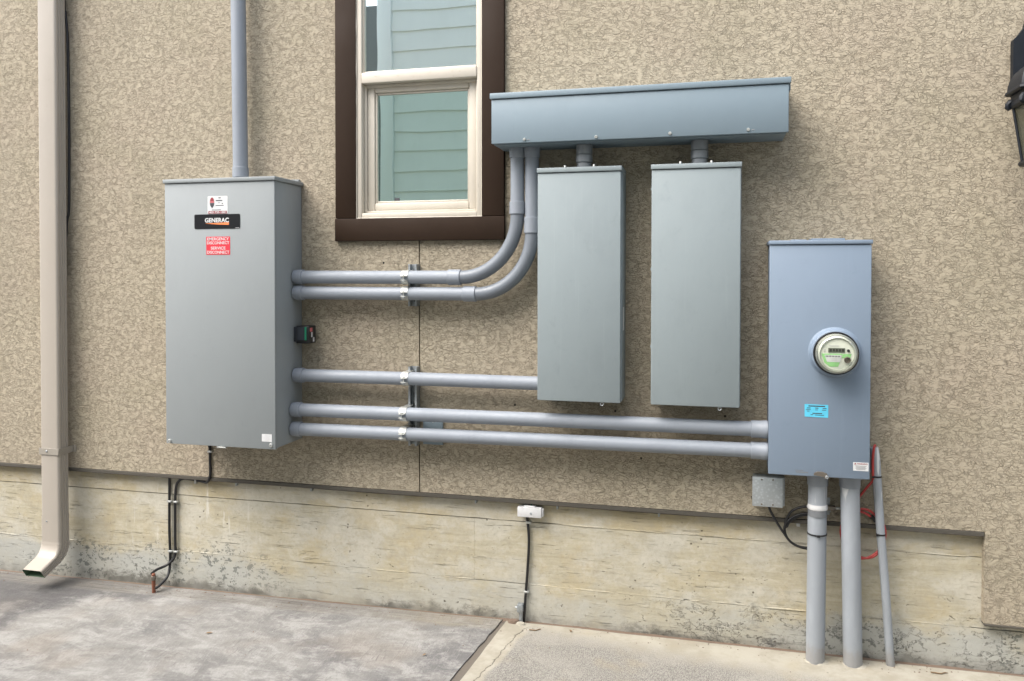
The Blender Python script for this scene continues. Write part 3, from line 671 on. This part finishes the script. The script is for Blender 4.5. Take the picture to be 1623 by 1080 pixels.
for lab, z, zr in (('upper of the two long low conduits running to the meter box', .962, .969), ('lowest grey conduit on the wall, running to the meter box', .8705, .8815)):
    y = -.10; t = run(lab, 'conduit', z, y, .215)
    obj('pipe', T([(-1.873, y, z), (-.8, y, (z + zr) / 2 + .001), (.17, y, zr)], PR, 28), 'pvc', t)
    obj('coupling', T([(.152, y, zr), (.1535, y, zr), (.195, y, zr), (.197, y, zr), (.2165, y, zr)], [.0335, .0350, .0350, .0365, .0365], 28), 'pvc', t)

# strut channels and clamps
def strut(lab, z0, z1, y_out):
    t = thing('strut_channel', lab, 'strut', (-1.3405, 0, z0), 'strut channels on the wall')
    bm = NBM(); x0, x1 = -1.3610, -1.3200
    box(bm, x0, x1, -.003, -.0005, z0, z1); box(bm, x0, x0 + .0025, y_out, -.0031, z0, z1); box(bm, x1 - .0025, x1, y_out, -.0031, z0, z1)
    box(bm, x0 + .0026, x0 + .0095, y_out, y_out + .0025, z0, z1); box(bm, x1 - .0095, x1 - .0026, y_out, y_out + .0025, z0, z1)
    obj('channel', bm, 'strut', t, 0)
    n = int((z1 - z0) / .05)
    for i in range(n):
        z = z0 + .03 + .05 * i; obj('slot', B(-1.3475, -1.3335, -.0036, -.0031, z - .011, z + .011), 'hole', t)
    obj('anchor_bolt', screw(-1.3405, (z0 + z1) / 2 + .02, -.003, .008, .006, 6), 'galv', t)
strut('short steel strut channel behind the two upper conduits', 1.452, 1.645, -.0415)
strut('long steel strut channel behind the three lower conduits', .808, 1.172, -.0415)
def clamp(lab, z, y, yback):
    t = thing('pipe_clamp', lab, 'clamp', (-1.353, y, z - .034), 'zinc clamps holding the conduits to the struts')
    x0, x1 = -1.372, -1.340; r0, r1 = .0306, .0330
    for nm, a0, a1 in (('upper_strap', 97, 205), ('lower_strap', 263, 160)):
        bm = NBM(); rg = []
        n = 12
        A = [math.radians(a0 + (a1 - a0) * i / n) for i in range(n + 1)]
        if nm == 'upper_strap': A = [math.radians(0 + 178 * 0) for _ in ()] + [math.radians(60 + (175 - 60) * i / n) for i in range(n + 1)]
        else: A = [math.radians(300 - (300 - 200) * i / n) for i in range(n + 1)]
        prof = []
        ang = [(y + r1 * math.cos(a), z + r1 * math.sin(a)) for a in A]; inn = [(y + r0 * math.cos(a), z + r0 * math.sin(a)) for a in A]
        # straight leg back into the strut
        sgn = 1 if nm == 'upper_strap' else -1
        ang = [(yback, z + sgn * r1)] + ang; inn = [(yback, z + sgn * r0)] + inn
        va = [[bm.verts.new((x, p[0], p[1])) for p in ang] for x in (x0, x1)]; vi = [[bm.verts.new((x, p[0], p[1])) for p in inn] for x in (x0, x1)]
        m = len(ang)
        for i in range(m - 1):
            bm.faces.new((va[0][i], va[0][i + 1], va[1][i + 1], va[1][i])); bm.faces.new((vi[0][i], vi[1][i], vi[1][i + 1], vi[0][i + 1]))
            bm.faces.new((va[0][i], vi[0][i], vi[0][i + 1], va[0][i + 1])); bm.faces.new((va[1][i], va[1][i + 1], vi[1][i + 1], vi[1][i]))
        bm.faces.new((va[0][-1], vi[0][-1], vi[1][-1], va[1][-1])); bm.faces.new((va[0][0], va[1][0], vi[1][0], vi[0][0]))
        obj(nm, bm, 'zinc', t, 40)
    yf = y - r1
    obj('clamp_ear', B(x0 + .002, x1 - .002, yf - .010, yf + .003, z + .0035, z + .0060, .0006, 1), 'zinc', t)
    obj('clamp_ear', B(x0 + .002, x1 - .002, yf - .010, yf + .004, z - .0145, z - .0120, .0006, 1), 'zinc', t)
    xm = (x0 + x1) / 2
    obj('bolt', T([(xm, yf - .005, z + .0105), (xm, yf - .005, z + .0062), (xm, yf - .005, z + .006), (xm, yf - .005, z - .019)], [.0055, .0055, .0028, .0028], 8), 'zinc', t)
    obj('nut', T([(xm, yf - .005, z - .0146), (xm, yf - .005, z - .0190)], .006, 6), 'galv', t)
clamp('zinc clamp on the topmost conduit', 1.5845, -.075, -.03); clamp('zinc clamp on the second conduit from the top', 1.511, -.075, -.03)
clamp('zinc clamp on the mid-height conduit into the left narrow panel', 1.1225, -.075, -.03); clamp('zinc clamp on the upper of the two long low conduits', .9645, -.10, -.03)
clamp('zinc clamp on the lowest conduit on the wall', .8740, -.10, -.03)
bp = thing('cover_plate', 'flat grey cover plate on the stucco behind the two low conduits', 'cover plate', (-1.252, 0, .81))
obj('plate', B(-1.300, -1.204, -.012, -.0005, .812, .922, .002), 'trough', bp); obj('screw', screw(-1.252, .917, -.012, .004, .002), 'galv', bp)

# ------------------------------------------------------------------ wireway trough
tr = thing('wireway', 'long blue-grey steel trough mounted across the wall above two narrow panels', 'wireway', (-.32, -.1, 2.153))
obj('body', B(-.915, .276, -.190, -.001, 2.1535, 2.341, .003), 'trough', tr)
obj('front_cover', B(-.919, .281, -.205, -.1905, 2.152, 2.3395, .0035), 'trough', tr)
obj('lid', B(-.925, .289, -.212, -.001, 2.3415, 2.3655, .003), 'trough', tr)
obj('bottom_flange', B(-.912, .273, -.188, -.004, 2.1500, 2.1530), 'trough', tr)
obj('end_drip', B(.2815, .2885, -.19, -.002, 2.318, 2.341, .001, 1), 'trough', tr)
for x, z in ((-.774, 2.1655), (-.471, 2.164), (-.172, 2.1655), (.130, 2.1675)): obj('screw', screw(x, z, -.205, .0068, .006), 'zinc', tr)
for x, z in ((-.757, 2.1635), (.149, 2.1665)): obj('slot', B(x - .006, x + .006, -.2062, -.2045, z - .002, z + .002, .0008, 1), 'hub', tr)

# narrow panels
def panel(lab, x0, x1):
    t = thing('breaker_panel', lab, 'electrical panel', ((x0 + x1) / 2, -.08, 1.063), 'narrow grey panels under the trough')
    obj('body', B(x0 + .003, x1 + .002, -.142, -.001, 1.066, 2.027, .002), 'panel', t)
    obj('front_cover', B(x0, x1 - .001, -.170, -.1425, 1.0625, 2.0255, .004), 'panel', t)
    obj('lid', B(x0 - .003, x1 + .003, -.176, -.001, 2.0275, 2.0475, .003), 'panel', t)
    obj('lid_flange', B(x0 + .08, x1 - .08, -.14, -.04, 2.0478, 2.0505, .001, 1), 'panel', t)
    for x in (x0 + .115, x1 - .115): obj('flange_screw', T([(x, -.155, 2.0478), (x, -.155, 2.056), (x, -.155, 2.059)], [.0055, .0055, .003], 10), 'zinc', t)
    xh = x1 - .078
    bm = NBM(); tube(bm, [(xh + .0065 * math.cos(a), -.160, 1.0555 + .0065 * math.sin(a)) for a in [2 * math.pi * k / 16 for k in range(17)]], .0022, 6)
    obj('hasp_ring', bm, 'galv', t)
    for z in (1.30, 1.62, 1.95): obj('side_screw', B(x0 - .004, x0 - .0002, -.150, -.143, z - .006, z + .006, .001, 1), 'panel', t)
    return t
p1 = panel('left narrow grey panel hanging under the trough, with a conduit entering its side', -.725, -.372)
p2 = panel('right narrow grey panel hanging under the trough, without side conduits', -.2475, .1055)
for ch in list(p1.children):
    if ch.name.startswith('side_screw'): bpy.data.objects.remove(ch)
obj('side_label', B(-.3698, -.3694, -.10, -.06, 1.36, 1.46), 'paper', p1)
def nipple(lab, xc):
    y = -.10; t = thing('conduit_hub', lab, 'conduit hub', (xc, y, 2.0506), 'hubs joining the trough to the narrow panels')
    obj('locknut', T([(xc, y, 2.0507), (xc, y, 2.072), (xc, y, 2.0725)], [.031, .031, .029], 24), 'hub', t)
    obj('collar', sleeve((xc, y, 2.0735), (xc, y, 2.108), .0355, .003), 'hub', t)
    obj('upper_collar', sleeve((xc, y, 2.1085), (xc, y, 2.1498), .0348, .002), 'hub', t)
nipple('grey hub between the trough and the left narrow panel', -.537); nipple('grey hub between the trough and the right narrow panel', -.058)

# ------------------------------------------------------------------ meter box
mb = thing('meter_box', 'blue-grey steel meter box holding a round glass electric meter', 'meter box', (.405, -.08, .80))
obj('body', B(.2205, .590, -.138, -.001, .8035, 1.716, .003), 'meterp', mb)
bm = B(.217, .594, -.152, -.1385, .800, 1.7155, .004); obj('front_cover', bm, 'meterp', mb)
obj('lid', B(.2145, .5975, -.158, -.001, 1.7170, 1.7330, .003), 'meterp', mb)
obj('hub_plate', B(.30, .36, -.11, -.04, 1.7333, 1.738, .001, 1), 'meterp', mb); obj('hub_plate', B(.375, .50, -.13, -.03, 1.7333, 1.741, .001, 1), 'meterp', mb)
MX, MZ = .4625, 1.2925
obj('socket_collar', lathe_y(MX, MZ, [(.101, -.1515), (.0972, -.1535), (.0942, -.158), (.092, -.166), (.090, -.176), (.087, -.181), (.081, -.181), (.081, -.15)], 64), 'meterp', mb, 60)
lt = obj('latch', poly([(.388, .808), (.390, .8165), (.402, .8215), (.420, .822), (.436, .8165), (.443, .806), (.440, .797), (.430, .796), (.426, .803), (.405, .806)], -.163, -.1522), 'bronze', mb)
obj('latch_eye', lathe_y(.4365, .803, [(.0065, -.1632), (.0055, -.1645), (.003, -.1645), (.0025, -.1632)], 14), 'galv', lt)
yb = -.1523
bl = obj('blue_label', poly([(.3525, 1.0860), (.4405, 1.0855), (.4405, 1.0350), (.3530, 1.0365)], yb - .0006, yb), 'blue', mb)
obj('print_line', bars([(.398, 1.0795, .062, .0042), (.368, 1.0715, .014, .003), (.398, 1.0718, .012, .003), (.427, 1.0712, .014, .003), (.367, 1.065, .018, .0022), (.397, 1.0648, .010, .0022), (.425, 1.0645, .016, .0022), (.366, 1.0588, .010, .0018), (.400, 1.051, .036, .0036), (.380, 1.0455, .010, .0022), (.408, 1.0445, .034, .0022)], yb - .0007), 'ink', bl)
wn = obj('warning_label', B(.533, .589, yb - .0006, yb, .833, .866), 'paper', mb)
obj('lettering', lettering('WARNING', .5665, .8605, .038, .006, yb - .0007, .02), 'inkr', wn); obj('triangle', poly([(.5365, .8575), (.5455, .8575), (.541, .8642)], yb - .0011, yb - .0007), 'inkr', wn)
obj('print_line', bars([(.561, .852 - .0042 * i, .040 - .006 * (i % 2), .0013) for i in range(4)], yb - .0007), 'ink', wn)
obj('embossed_print', bars([(.335, .822, .030, .0025), (.345, .815, .046, .004)], yb), 'hub', mb)

em = thing('electric_meter', 'round glass-covered electric meter with a digital display', 'electric meter', (MX, -.182, MZ - .085))
obj('gasket_ring', lathe_y(MX, MZ, [(.0885, -.178), (.0885, -.190), (.0865, -.1925), (.083, -.1925), (.082, -.178)], 64), 'black', em)
obj('base_ring', lathe_y(MX, MZ, [(.082, -.176), (.081, -.205), (.0755, -.207), (.0755, -.186), (0, -.186)], 64), 'ring', em)
obj('inner_ring', lathe_y(MX, MZ, [(.0745, -.187), (.0735, -.216), (.0665, -.219), (.066, -.210), (.0655, -.187)], 64), 'dface', em)
fc = obj('dial_plate', lathe_y(MX, MZ, [(.0652, -.190), (.0652, -.2125), (0, -.2125)], 64), 'dface', em)
yd = -.2126
obj('display', B(MX - .034, MX + .030, yd - .003, yd, MZ + .0065, MZ + .0245, .0008, 1), 'lcd', fc)
obj('display_digits', bars([(MX - .024 + .0115 * i, MZ + .0155, .0075, .010) for i in range(5)], yd - .0031), 'hole', fc)
obj('button', lathe_y(MX + .043, MZ + .0145, [(.0058, yd), (.0055, yd - .005), (0, yd - .006)], 16), 'black', fc)
obj('green_panel', poly([(MX - .060, MZ + .001), (MX + .022, MZ + .001), (MX + .012, MZ - .030), (MX + .004, MZ - .052), (MX - .028, MZ - .052), (MX - .048, MZ - .036)], yd - .0008, yd), 'dgreen', fc)
obj('green_panel', poly([(MX + .024, MZ + .001), (MX + .055, MZ + .001), (MX + .050, MZ - .016), (MX + .018, MZ - .016)], yd - .0008, yd), 'dgreen', fc)
obj('number_plate', poly([(MX - .048, MZ - .004), (MX + .018, MZ - .004), (MX + .012, MZ - .033), (MX - .038, MZ - .033)], yd - .0014, yd - .0009), 'paper', fc)
obj('bar_print', bars([(MX - .043 + .0038 * i, MZ - .0095, .0022 if i % 3 else .001, .006) for i in range(15)], yd - .0015), 'ink', fc)
obj('print_line', bars([(MX - .014, MZ - .019, .026, .003), (MX - .012, MZ - .025, .022, .0025), (MX - .012, MZ + .0335, .038, .0025), (MX - .047, MZ + .017, .006, .003), (MX - .047, MZ + .010, .006, .003)], yd - .0015), 'silver', fc)
obj('optical_port', lathe_y(MX + .0385, MZ - .0225, [(.0125, yd), (.0125, yd - .012), (.0105, yd - .014), (.0085, yd - .010), (0, yd - .010)], 24), 'port', fc)
obj('ring_clip', B(MX - .058, MX - .050, -.2215, -.2192, MZ + .038, MZ + .047, .001, 1), 'paper', em); obj('ring_clip', B(MX + .048, MX + .056, -.2215, -.2192, MZ + .040, MZ + .049, .001, 1), 'paper', em)
obj('glass_cover', lathe_y(MX, MZ, [(.0825, -.190), (.0805, -.235), (.077, -.248), (.070, -.2545), (.05, -.2565), (0, -.257)], 64), 'clear', em, 60)
for o_ in em.children:      # real socket meters are a touch smaller than the first draft
    for p_o in [o_] + list(o_.children):
        for v_ in p_o.data.vertices: v_.co.x *= .945; v_.co.z = .085 + (v_.co.z - .085) * .945

# conduits dropping from the meter box into the slab
for i, (lab, xt, xb, yb_) in enumerate((('left of the two thick pale conduits under the meter box, with white tape', .4135, .4105, -.058), ('right of the two thick pale conduits under the meter box, untaped', .5345, .5555, -.050))):
    t = thing('meter_conduit', lab, 'conduit', (xb, yb_, gz(xb)), 'thick conduits dropping from the meter box'); yt = -.070
    obj('pipe', T([(xb, yb_, gz(xb) - .05), ((xt + xb) / 2, (yt + yb_) / 2, .4), (xt, yt, .765)], .0365, 32), 'pvcw', t)
    obj('end_adapter', T([(xt, yt, .748), (xt, yt, .750), (xt, yt, .777), (xt, yt, .786), (xt, yt, .8)], [.0385, .0398, .0398, .046, .046], 32), 'hub' if False else 'pvc', t)
    if i == 0:
        obj('white_tape', T([(xt, yt, .651), (xt, yt, .655), (xt, yt, .662), (xt, yt, .672)], [.0372, .0392, .0388, .0372], 28), 'white', t)
        obj('grey_tape', T([(xt, yt, .6235), (xt, yt, .6505)], .0373, 28), 'tape', t)
        bm = T([(xt - .001, yt + .001, .5485), (xt - .001, yt + .001, .5535)], .0385, 24); box(bm, xt - .006, xt + .006, yt - .044, yt - .036, .5465, .5555, .001, 1); obj('zip_tie', bm, 'black', t)
    blob(xb + .004, yb_ - .004, .050, .007, 3.0 + i * 5, 'grout', 'grout_patch')

# slim leaning conduit with its straps
slim = [(.7005, -.022, gz(.7) - .05), (.7000, -.022, gz(.7)), (.678, -.030, .321), (.655, -.034, .59), (.641, -.036, .789), (.636, -.036, .86), (.629, -.034, .905)]
sc = thing('slim_conduit', 'thin grey conduit leaning up from the slab beside the meter box', 'conduit', (.70, -.022, gz(.7)))
obj('pipe', T(smoothpath(slim, 6), [.0165] * 37, 24), 'pvcw', sc)
for z, x, y in ((.789, .641, -.036), (.556, .6575, -.0335)):
    bm = T([(x, y, z - .0028), (x, y, z + .0028)], .0185, 20); box(bm, x - .020, x - .012, y - .019, y - .011, z - .004, z + .004, .001, 1); obj('zip_tie', bm, 'black', sc)
obj('strap', B(.603, .622, -.030, -.001, .80, .905, .003), 'strut', sc)

# coax junction: galvanised box, bonding block, black and red cables
jb = thing('junction_box', 'small square galvanised junction box low on the stucco beside the meter box', 'junction box', (.221, -.03, .64))
obj('body', B(.166, .284, -.052, -.001, .646, .764, .003), 'galv', jb)
obj('cover', B(.161, .2815, -.062, -.0525, .642, .765, .003), 'galv', jb)
for x, z in ((.198, .754), (.242, .755), (.198, .652), (.242, .652)): obj('screw', screw(x, z, -.062, .0035, .002, 12), 'bronze', jb)
for z in (.756, .672): obj('side_screw', B(.156, .1608, -.050, -.040, z - .005, z + .005, .001, 1), 'bronze', jb)
obj('hinge_strip', B(.2818, .290, -.04, -.002, .644, .762, .001, 1), 'strut', jb)
bk = thing('black_coax_cable', 'coil of black coaxial cable hanging from the galvanised box behind the conduit', 'cable', (.34, -.02, .47))
pth = [(.228, -.03, .648), (.232, -.03, .625), (.258, -.026, .575), (.287, -.022, .530), (.313, -.02, .495), (.345, -.018, .476), (.390, -.017, .473), (.420, -.016, .487), (.432, -.016, .54), (.424, -.016, .595), (.400, -.016, .614), (.345, -.016, .606), (.305, -.016, .577), (.292, -.016, .545), (.302, -.016, .508), (.330, -.015, .482), (.375, -.015, .468), (.420, -.014, .478), (.436, -.014, .54), (.426, -.014, .592), (.400, -.014, .609), (.350, -.014, .600), (.312, -.014, .574), (.300, -.014, .552), (.296, -.016, .575), (.315, -.02, .615), (.337, -.024, .633), (.362, -.026, .643), (.378, -.028, .6455)]
obj('cable', T(smoothpath(pth, 7),   .0052, 8), 'black', bk, 60)
obj('connector', T([(.366, -.026, .644), (.385, -.028, .6465), (.386, -.028, .6467), (.402, -.028, .6467)], [.0050, .0050, .0062, .0062], 8), 'zinc', bk)
gb = thing('bonding_block', 'small metal coax bonding block on the stucco between the two meter conduits', 'bonding block', (.466, -.01, .61))
obj('bracket', B(.459, .469, -.006, -.0005, .612, .682, .0015, 1), 'galv', gb)
obj('block', B(.443, .488, -.034, -.0065, .6375, .6535, .002), 'bronze', gb)
obj('ground_screw', T([(.466, -.022, .628), (.466, -.022, .6373)], .005, 8), 'galv', gb)
obj('terminal', T([(.488, -.022, .645), (.503, -.022, .645)], .0055, 8), 'zinc', gb)
rc = thing('red_cable', 'red cable looped and coiled between the meter conduits and the slim leaning conduit', 'cable', (.60, -.02, .44))
p_ = [(.505, -.022, .644), (.53, -.012, .640), (.56, -.012, .640), (.585, -.012, .636), (.612, -.014, .626), (.640, -.012, .605)]
cx, cz = .594, .545
for k in range(0, 32):
    a = math.radians(45 - 20 * k); rr = .083 + .004 * math.sin(k * .9) - .00015 * k
    p_.append((cx + rr * math.cos(a), -.011 + .006 * math.sin(k * .7), cz + rr * 1.22 * math.sin(a)))
p_ += [(.548, -.012, .645), (.577, -.014, .692), (.605, -.02, .735), (.626, -.036, .772), (.6235, -.050, .80), (.6225, -.050, .86), (.627, -.048, .905), (.632, -.040, .914), (.634, -.030, .904)]
obj('cable', T(smoothpath(p_, 4), .0050, 8), 'red', rc, 60)
obj('tape_wrap', T([(.624, -.013, .620), (.634, -.0125, .612), (.642, -.012, .600)], .0085, 10), 'black', rc)
obj('connector', T([(.504, -.022, .645), (.520, -.020, .6425)], .0052, 8), 'zinc', rc)

# ------------------------------------------------------------------ bonding box with its wire and rod
ib = thing('bonding_terminal', 'white plastic bonding terminal under the stucco edge above a ground rod', 'terminal box', (-.79, .03, .508))
obj('cover', B(-.850, -.740, -.012, .022, .5075, .5525, .003), 'white', ib); obj('lug', B(-.822, -.770, -.006, .018, .5528, .558, .002), 'white', ib)
obj('lug', B(-.7397, -.7330, -.004, .02, .512, .548, .002), 'white', ib)
obj('back', B(-.846, -.744, .0222, .0335, .510, .550, .001, 1), 'white', ib)
obj('screw', screw(-.7875, .5265, -.012, .0055, .002), 'galv', ib)
def cablething(name, lab, pts, r, clips, loc, cat='cable', group=None, mat='black', clipdir=1, smooth=True):
    t = thing(name, lab, cat, loc, group)
    obj('wire', T(smoothpath(pts, 7) if smooth else pts, r, 10), mat, t, 60)
    for x, y, z, horiz in clips:
        c = obj('cable_clip', (B(x - r - .002, x + r + .010, y - r - .0025, .034, z - .005, z + .005, .0015, 1) if not horiz else B(x - .005, x + .005, y - r - .0025, .034, z - r - .009, z + r + .0015, .0015, 1)), 'zinc', t)
        obj('clip_screw', screw(x + r + .006, z, y - r - .0025, .003, .002, 8) if not horiz else screw(x, z - r - .0055, y - r - .0025, .003, .002, 8), 'galv', c)
    return t
cablething('ground_wire', 'black ground wire dropping from the white terminal to the slab edge', [(-.818, .024, .600), (-.818, .024, .555), (-.814, .026, .50), (-.806, .024, .43), (-.805, .024, .36), (-.812, .024, .24), (-.820, .022, .13), (-.826, .018, .03), (-.827, .016, .0)], .0062, [(-.810, .024, .475, 0), (-.8195, .024, .158, 0)], (-.815, .024, .0), group='black wires on the foundation')
gwire = thing('green_wire', 'short dark green wire looping above the white terminal', 'wire', (-.77, .01, .55))
obj('wire', T(smoothpath([(-.792, .01, .553), (-.785, .006, .568), (-.765, .006, .578), (-.745, .012, .574), (-.735, .02, .585)]), .0022, 8), 'greenp', gwire, 60)
gr_ = thing('ground_rod', 'grey steel ground rod and clamp under the white terminal', 'ground rod', (-.838, .0, 0))
obj('rod', T([(-.836, .005, -.03), (-.838, .010, .105)], .0085, 12), 'strut', gr_); obj('clamp', B(-.853, -.826, -.008, .02, .070, .108, .004), 'strut', gr_); obj('clamp_bolt', T([(-.862, .004, .09), (-.852, .004, .09)], .005, 6), 'galv', gr_)
blob(-.83, -.025, .022, .010, 9.3, 'grout', 'grout_patch'); blob(-.868, -.008, .028, .012, 2.2, 'dirt', 'dirt_clump')

# wires under the transfer switch, copper rod
cablething('ground_wire', 'longer black wire snaking from the grey cabinet down to the slab beside the copper rod',
    [(-2.440, -.02, .806), (-2.436, -.006, .76), (-2.4295, -.006, .73), (-2.4285, -.006, .66), (-2.427, -.006, .610), (-2.434, -.006, .577), (-2.455, .004, .556), (-2.50, .020, .5555), (-2.56, .024, .5600), (-2.605, .024, .561), (-2.640, .024, .535), (-2.651, .024, .48), (-2.653, .024, .40), (-2.654, .024, .25), (-2.654, .024, .18), (-2.662, .016, .145), (-2.69, .0, .118), (-2.715, -.04, .108), (-2.722, -.07, .098)],
    .0068, [(-2.4295, -.006, .715, 0), (-2.53, .024, .5575, 1), (-2.6515, .024, .44, 0), (-2.654, .024, .185, 0)], (-2.65, .02, .0), group='black wires on the foundation')
cablething('ground_wire', 'straight black wire dropping from the stucco edge to the copper rod',
    [(-2.686, .024, .60), (-2.686, .024, .50), (-2.688, .024, .3), (-2.6845, .024, .18), (-2.682, .018, .11), (-2.676, -.01, .065), (-2.685, -.055, .038), (-2.700, -.07, .026)], .0068, [(-2.687, .024, .44, 0), (-2.685, .024, .185, 0)], (-2.686, .02, .0), group='black wires on the foundation')
cr = thing('copper_rod', 'short rusty copper ground rod with a clamp standing in the grey slab', 'ground rod', (-2.708, -.072, 0))
obj('rod', T([(-2.706, -.072, -.04), (-2.709, -.072, .098), (-2.709, -.072, .101)], [.0088, .0088, .006], 14), 'copper', cr)
obj('acorn_clamp', T([(-2.709, -.072, .068), (-2.709, -.072, .072), (-2.709, -.072, .086), (-2.709, -.072, .090)], [.011, .0135, .0135, .011], 12), 'bronze', cr)
# bonding wire along the stucco edge with clips
bw = thing('bonding_wire', 'thin grey wire clipped along the underside of the stucco edge', 'wire', (-.8, .02, .556))
obj('wire', T([(x, .024, .5605 + .0015 * math.sin(x * 5)) for x in [-2.45 + .05 * i for i in range(58)]], .0032, 8), 'screed', bw, 60)
for x in (-2.298, -1.888, -1.055, -.673, -.224): 
    c = obj('cable_clip', B(x - .004, x + .004, .016, .034, .545, .565, .001, 1), 'galv', bw); obj('clip_screw', screw(x, .549, .016, .003, .003, 8), 'galv', c)
c = obj('cable_clip', B(.342, .356, .012, .034, .548, .5655, .001, 1), 'white', bw)

# ------------------------------------------------------------------ wall lantern
ln = thing('wall_lantern', 'black metal wall lantern with glass panes at the right edge', 'lantern', (1.195, -.2, 2.0))
LX, LY = 1.188, -.20
obj('backplate', poly([(1.112, 2.30), (1.112, 2.500), (1.128, 2.515), (1.150, 2.545), (1.165, 2.60), (1.188, 2.62), (1.211, 2.60), (1.226, 2.545), (1.248, 2.515), (1.264, 2.500), (1.264, 2.30), (1.225, 2.22), (1.188, 2.20), (1.151, 2.22)], -.032, -.001), 'lant', ln, 0)
obj('arm', T(smoothpath([(LX, -.03, 2.48), (LX, -.10, 2.52), (LX, -.17, 2.515), (LX, LY, 2.47), (LX, LY, 2.40)]), .012, 12), 'lant', ln)
def hexring(bm, levels, seg=6, off=30):
    rings = []
    for r, z in levels: rings.append([bm.verts.new((LX + r * math.cos(math.radians(off + 360 / seg * k)), LY + r * math.sin(math.radians(off + 360 / seg * k)), z)) for k in range(seg)])
    for a, b in zip(rings, rings[1:]):
        for k in range(seg): bm.faces.new((a[k], a[(k + 1) % seg], b[(k + 1) % seg], b[k]))
    bm.faces.new(rings[0][::-1]); bm.faces.new(rings[-1]); return bm
obj('hood', hexring(NBM(), [(.146, 2.262), (.154, 2.268), (.152, 2.276), (.146, 2.280), (.144, 2.298), (.137, 2.320), (.123, 2.342), (.100, 2.361), (.07, 2.376), (.03, 2.387), (.022, 2.41), (.012, 2.42)]), 'lant', ln, 25)
obj('hood_band', hexring(NBM(), [(.128, 2.215), (.136, 2.222), (.136, 2.234), (.132, 2.240), (.134, 2.2615)]), 'lant', ln, 25)
for k in range(6):
    a = math.radians(30 + 60 * k); d = Vector((math.cos(a), math.sin(a), 0))
    c0 = Vector((LX, LY, 0))
    obj('scroll', T([c0 + d * .122 + Vector((0, 0, 2.244)), c0 + d * .134 + Vector((0, 0, 2.240)), c0 + d * .140 + Vector((0, 0, 2.232)), c0 + d * .141 + Vector((0, 0, 2.222)), c0 + d * .136 + Vector((0, 0, 2.213))], [.008, .012, .0125, .012, .007], 8), 'lant', ln)
    e = math.radians(90 + 60 * k); d2 = Vector((math.cos(e), math.sin(e), 0))
    obj('post', T([c0 + d * .124 + Vector((0, 0, 2.216)), c0 + d * .094 + Vector((0, 0, 2.017))], .0052, 8), 'lant', ln)
    bm = NBM(); q4 = [c0 + d * .119 + Vector((0, 0, 2.214)), c0 + d2 * .119 + Vector((0, 0, 2.214)), c0 + d2 * .090 + Vector((0, 0, 2.019)), c0 + d * .090 + Vector((0, 0, 2.019))]
    nrm = (d + d2).normalized() * .003; a1 = [bm.verts.new(p) for p in q4]; b1 = [bm.verts.new(p - nrm) for p in q4]
    bm.faces.new(a1); bm.faces.new(b1[::-1])
    for k2 in range(4): bm.faces.new((a1[k2], b1[k2], b1[(k2 + 1) % 4], a1[(k2 + 1) % 4]))
    obj('pane', bm, 'lglass', ln, 0)
obj('base', hexring(NBM(), [(.02, 1.975), (.085, 1.994), (.104, 1.999), (.108, 2.008), (.104, 2.016), (.09, 2.0185)]), 'lant', ln, 25)
obj('candle', T([(LX, LY, 2.018), (LX, LY, 2.09), (LX, LY, 2.10), (LX, LY, 2.14), (LX, LY, 2.15)], [.012, .012, .016, .014, .004], 14), 'paper', ln)

# ------------------------------------------------------------------ litter
def twig(lab, x, y, a, l):
    pts = [(x + l * t * math.cos(a) + .006 * math.sin(t * 5), y + l * t * math.sin(a) + .004 * math.cos(t * 7), gz(x, y) + .004) for t in [i / 6 for i in range(7)]]
    tag(obj('twig', T(pts, [.0022] * 6 + [.001], 6), 'leaf', None, 60, pts[0]), lab, 'twig', 'twigs on the slab')
twig('thin dry twig on the cream slab right of the slim conduit', .84, -.06, .15, .07)
twig('thin dry twig on the cream slab below the white terminal', -.78, -.08, .35, .06)
def leafm(lab, x, y, r, a, mat='leaf'):
    bm = NBM(); pts = [(-1, 0, 0), (-.4, .38, .12), (.3, .36, .16), (1, 0, .05), (.3, -.36, .14), (-.4, -.38, .1)]
    ca, sa = math.cos(a), math.sin(a); z0 = gz(x, y) + .002
    top = [bm.verts.new((x + r * (p[0] * ca - p[1] * sa), y + r * (p[0] * sa + p[1] * ca), z0 + .003 + r * p[2])) for p in pts]
    ct = bm.verts.new((x, y, z0 + .003)); 
    for k in range(6): bm.faces.new((ct, top[k], top[(k + 1) % 6]))
    o = obj('dry_leaf', bm, mat, None, 0, (x, y, z0)); tag(o, lab, 'leaf', 'dry leaves on the slabs')
leafm('small dry brown leaf on the grey slab in front of the long cabinet wires', -2.15, -.42, .016, .5)
leafm('tiny curled leaf at the foot of the wall near the white terminal', -.60, -.045, .012, 2.0)
leafm('small dry leaf on the grey slab near the joint', -1.15, -.40, .012, 1.1)

# loose grit gathered along the foot of the wall
bm = NBM(); rg = random.Random(3)
for i in range(420):
    x = rg.uniform(-3.8, 1.4); y = -abs(rg.gauss(0, .05)) - .004 if i % 3 else rg.uniform(-1.0, -.02); q = rg.uniform(.0012, .0042)
    z0 = gz(x, y); o = Vector((x, y, z0 + q * .35)); vs = []
    for k in range(5): a = k * 1.2566 + rg.uniform(-.3, .3); vs.append(bm.verts.new(o + Vector((q * math.cos(a) * rg.uniform(.7, 1.3), q * math.sin(a) * rg.uniform(.7, 1.3), -q * .5))))
    t_ = bm.verts.new(o + Vector((rg.uniform(-.3, .3) * q, rg.uniform(-.3, .3) * q, q * .5)))
    for k in range(5): bm.faces.new((vs[k], vs[(k + 1) % 5], t_))
g_ = obj('grit', bm, 'dirt', None, 0, (0, 0, 0)); g_['kind'] = 'stuff'; g_['label'] = 'loose brown grit scattered along the foot of the wall'; g_['category'] = 'grit'
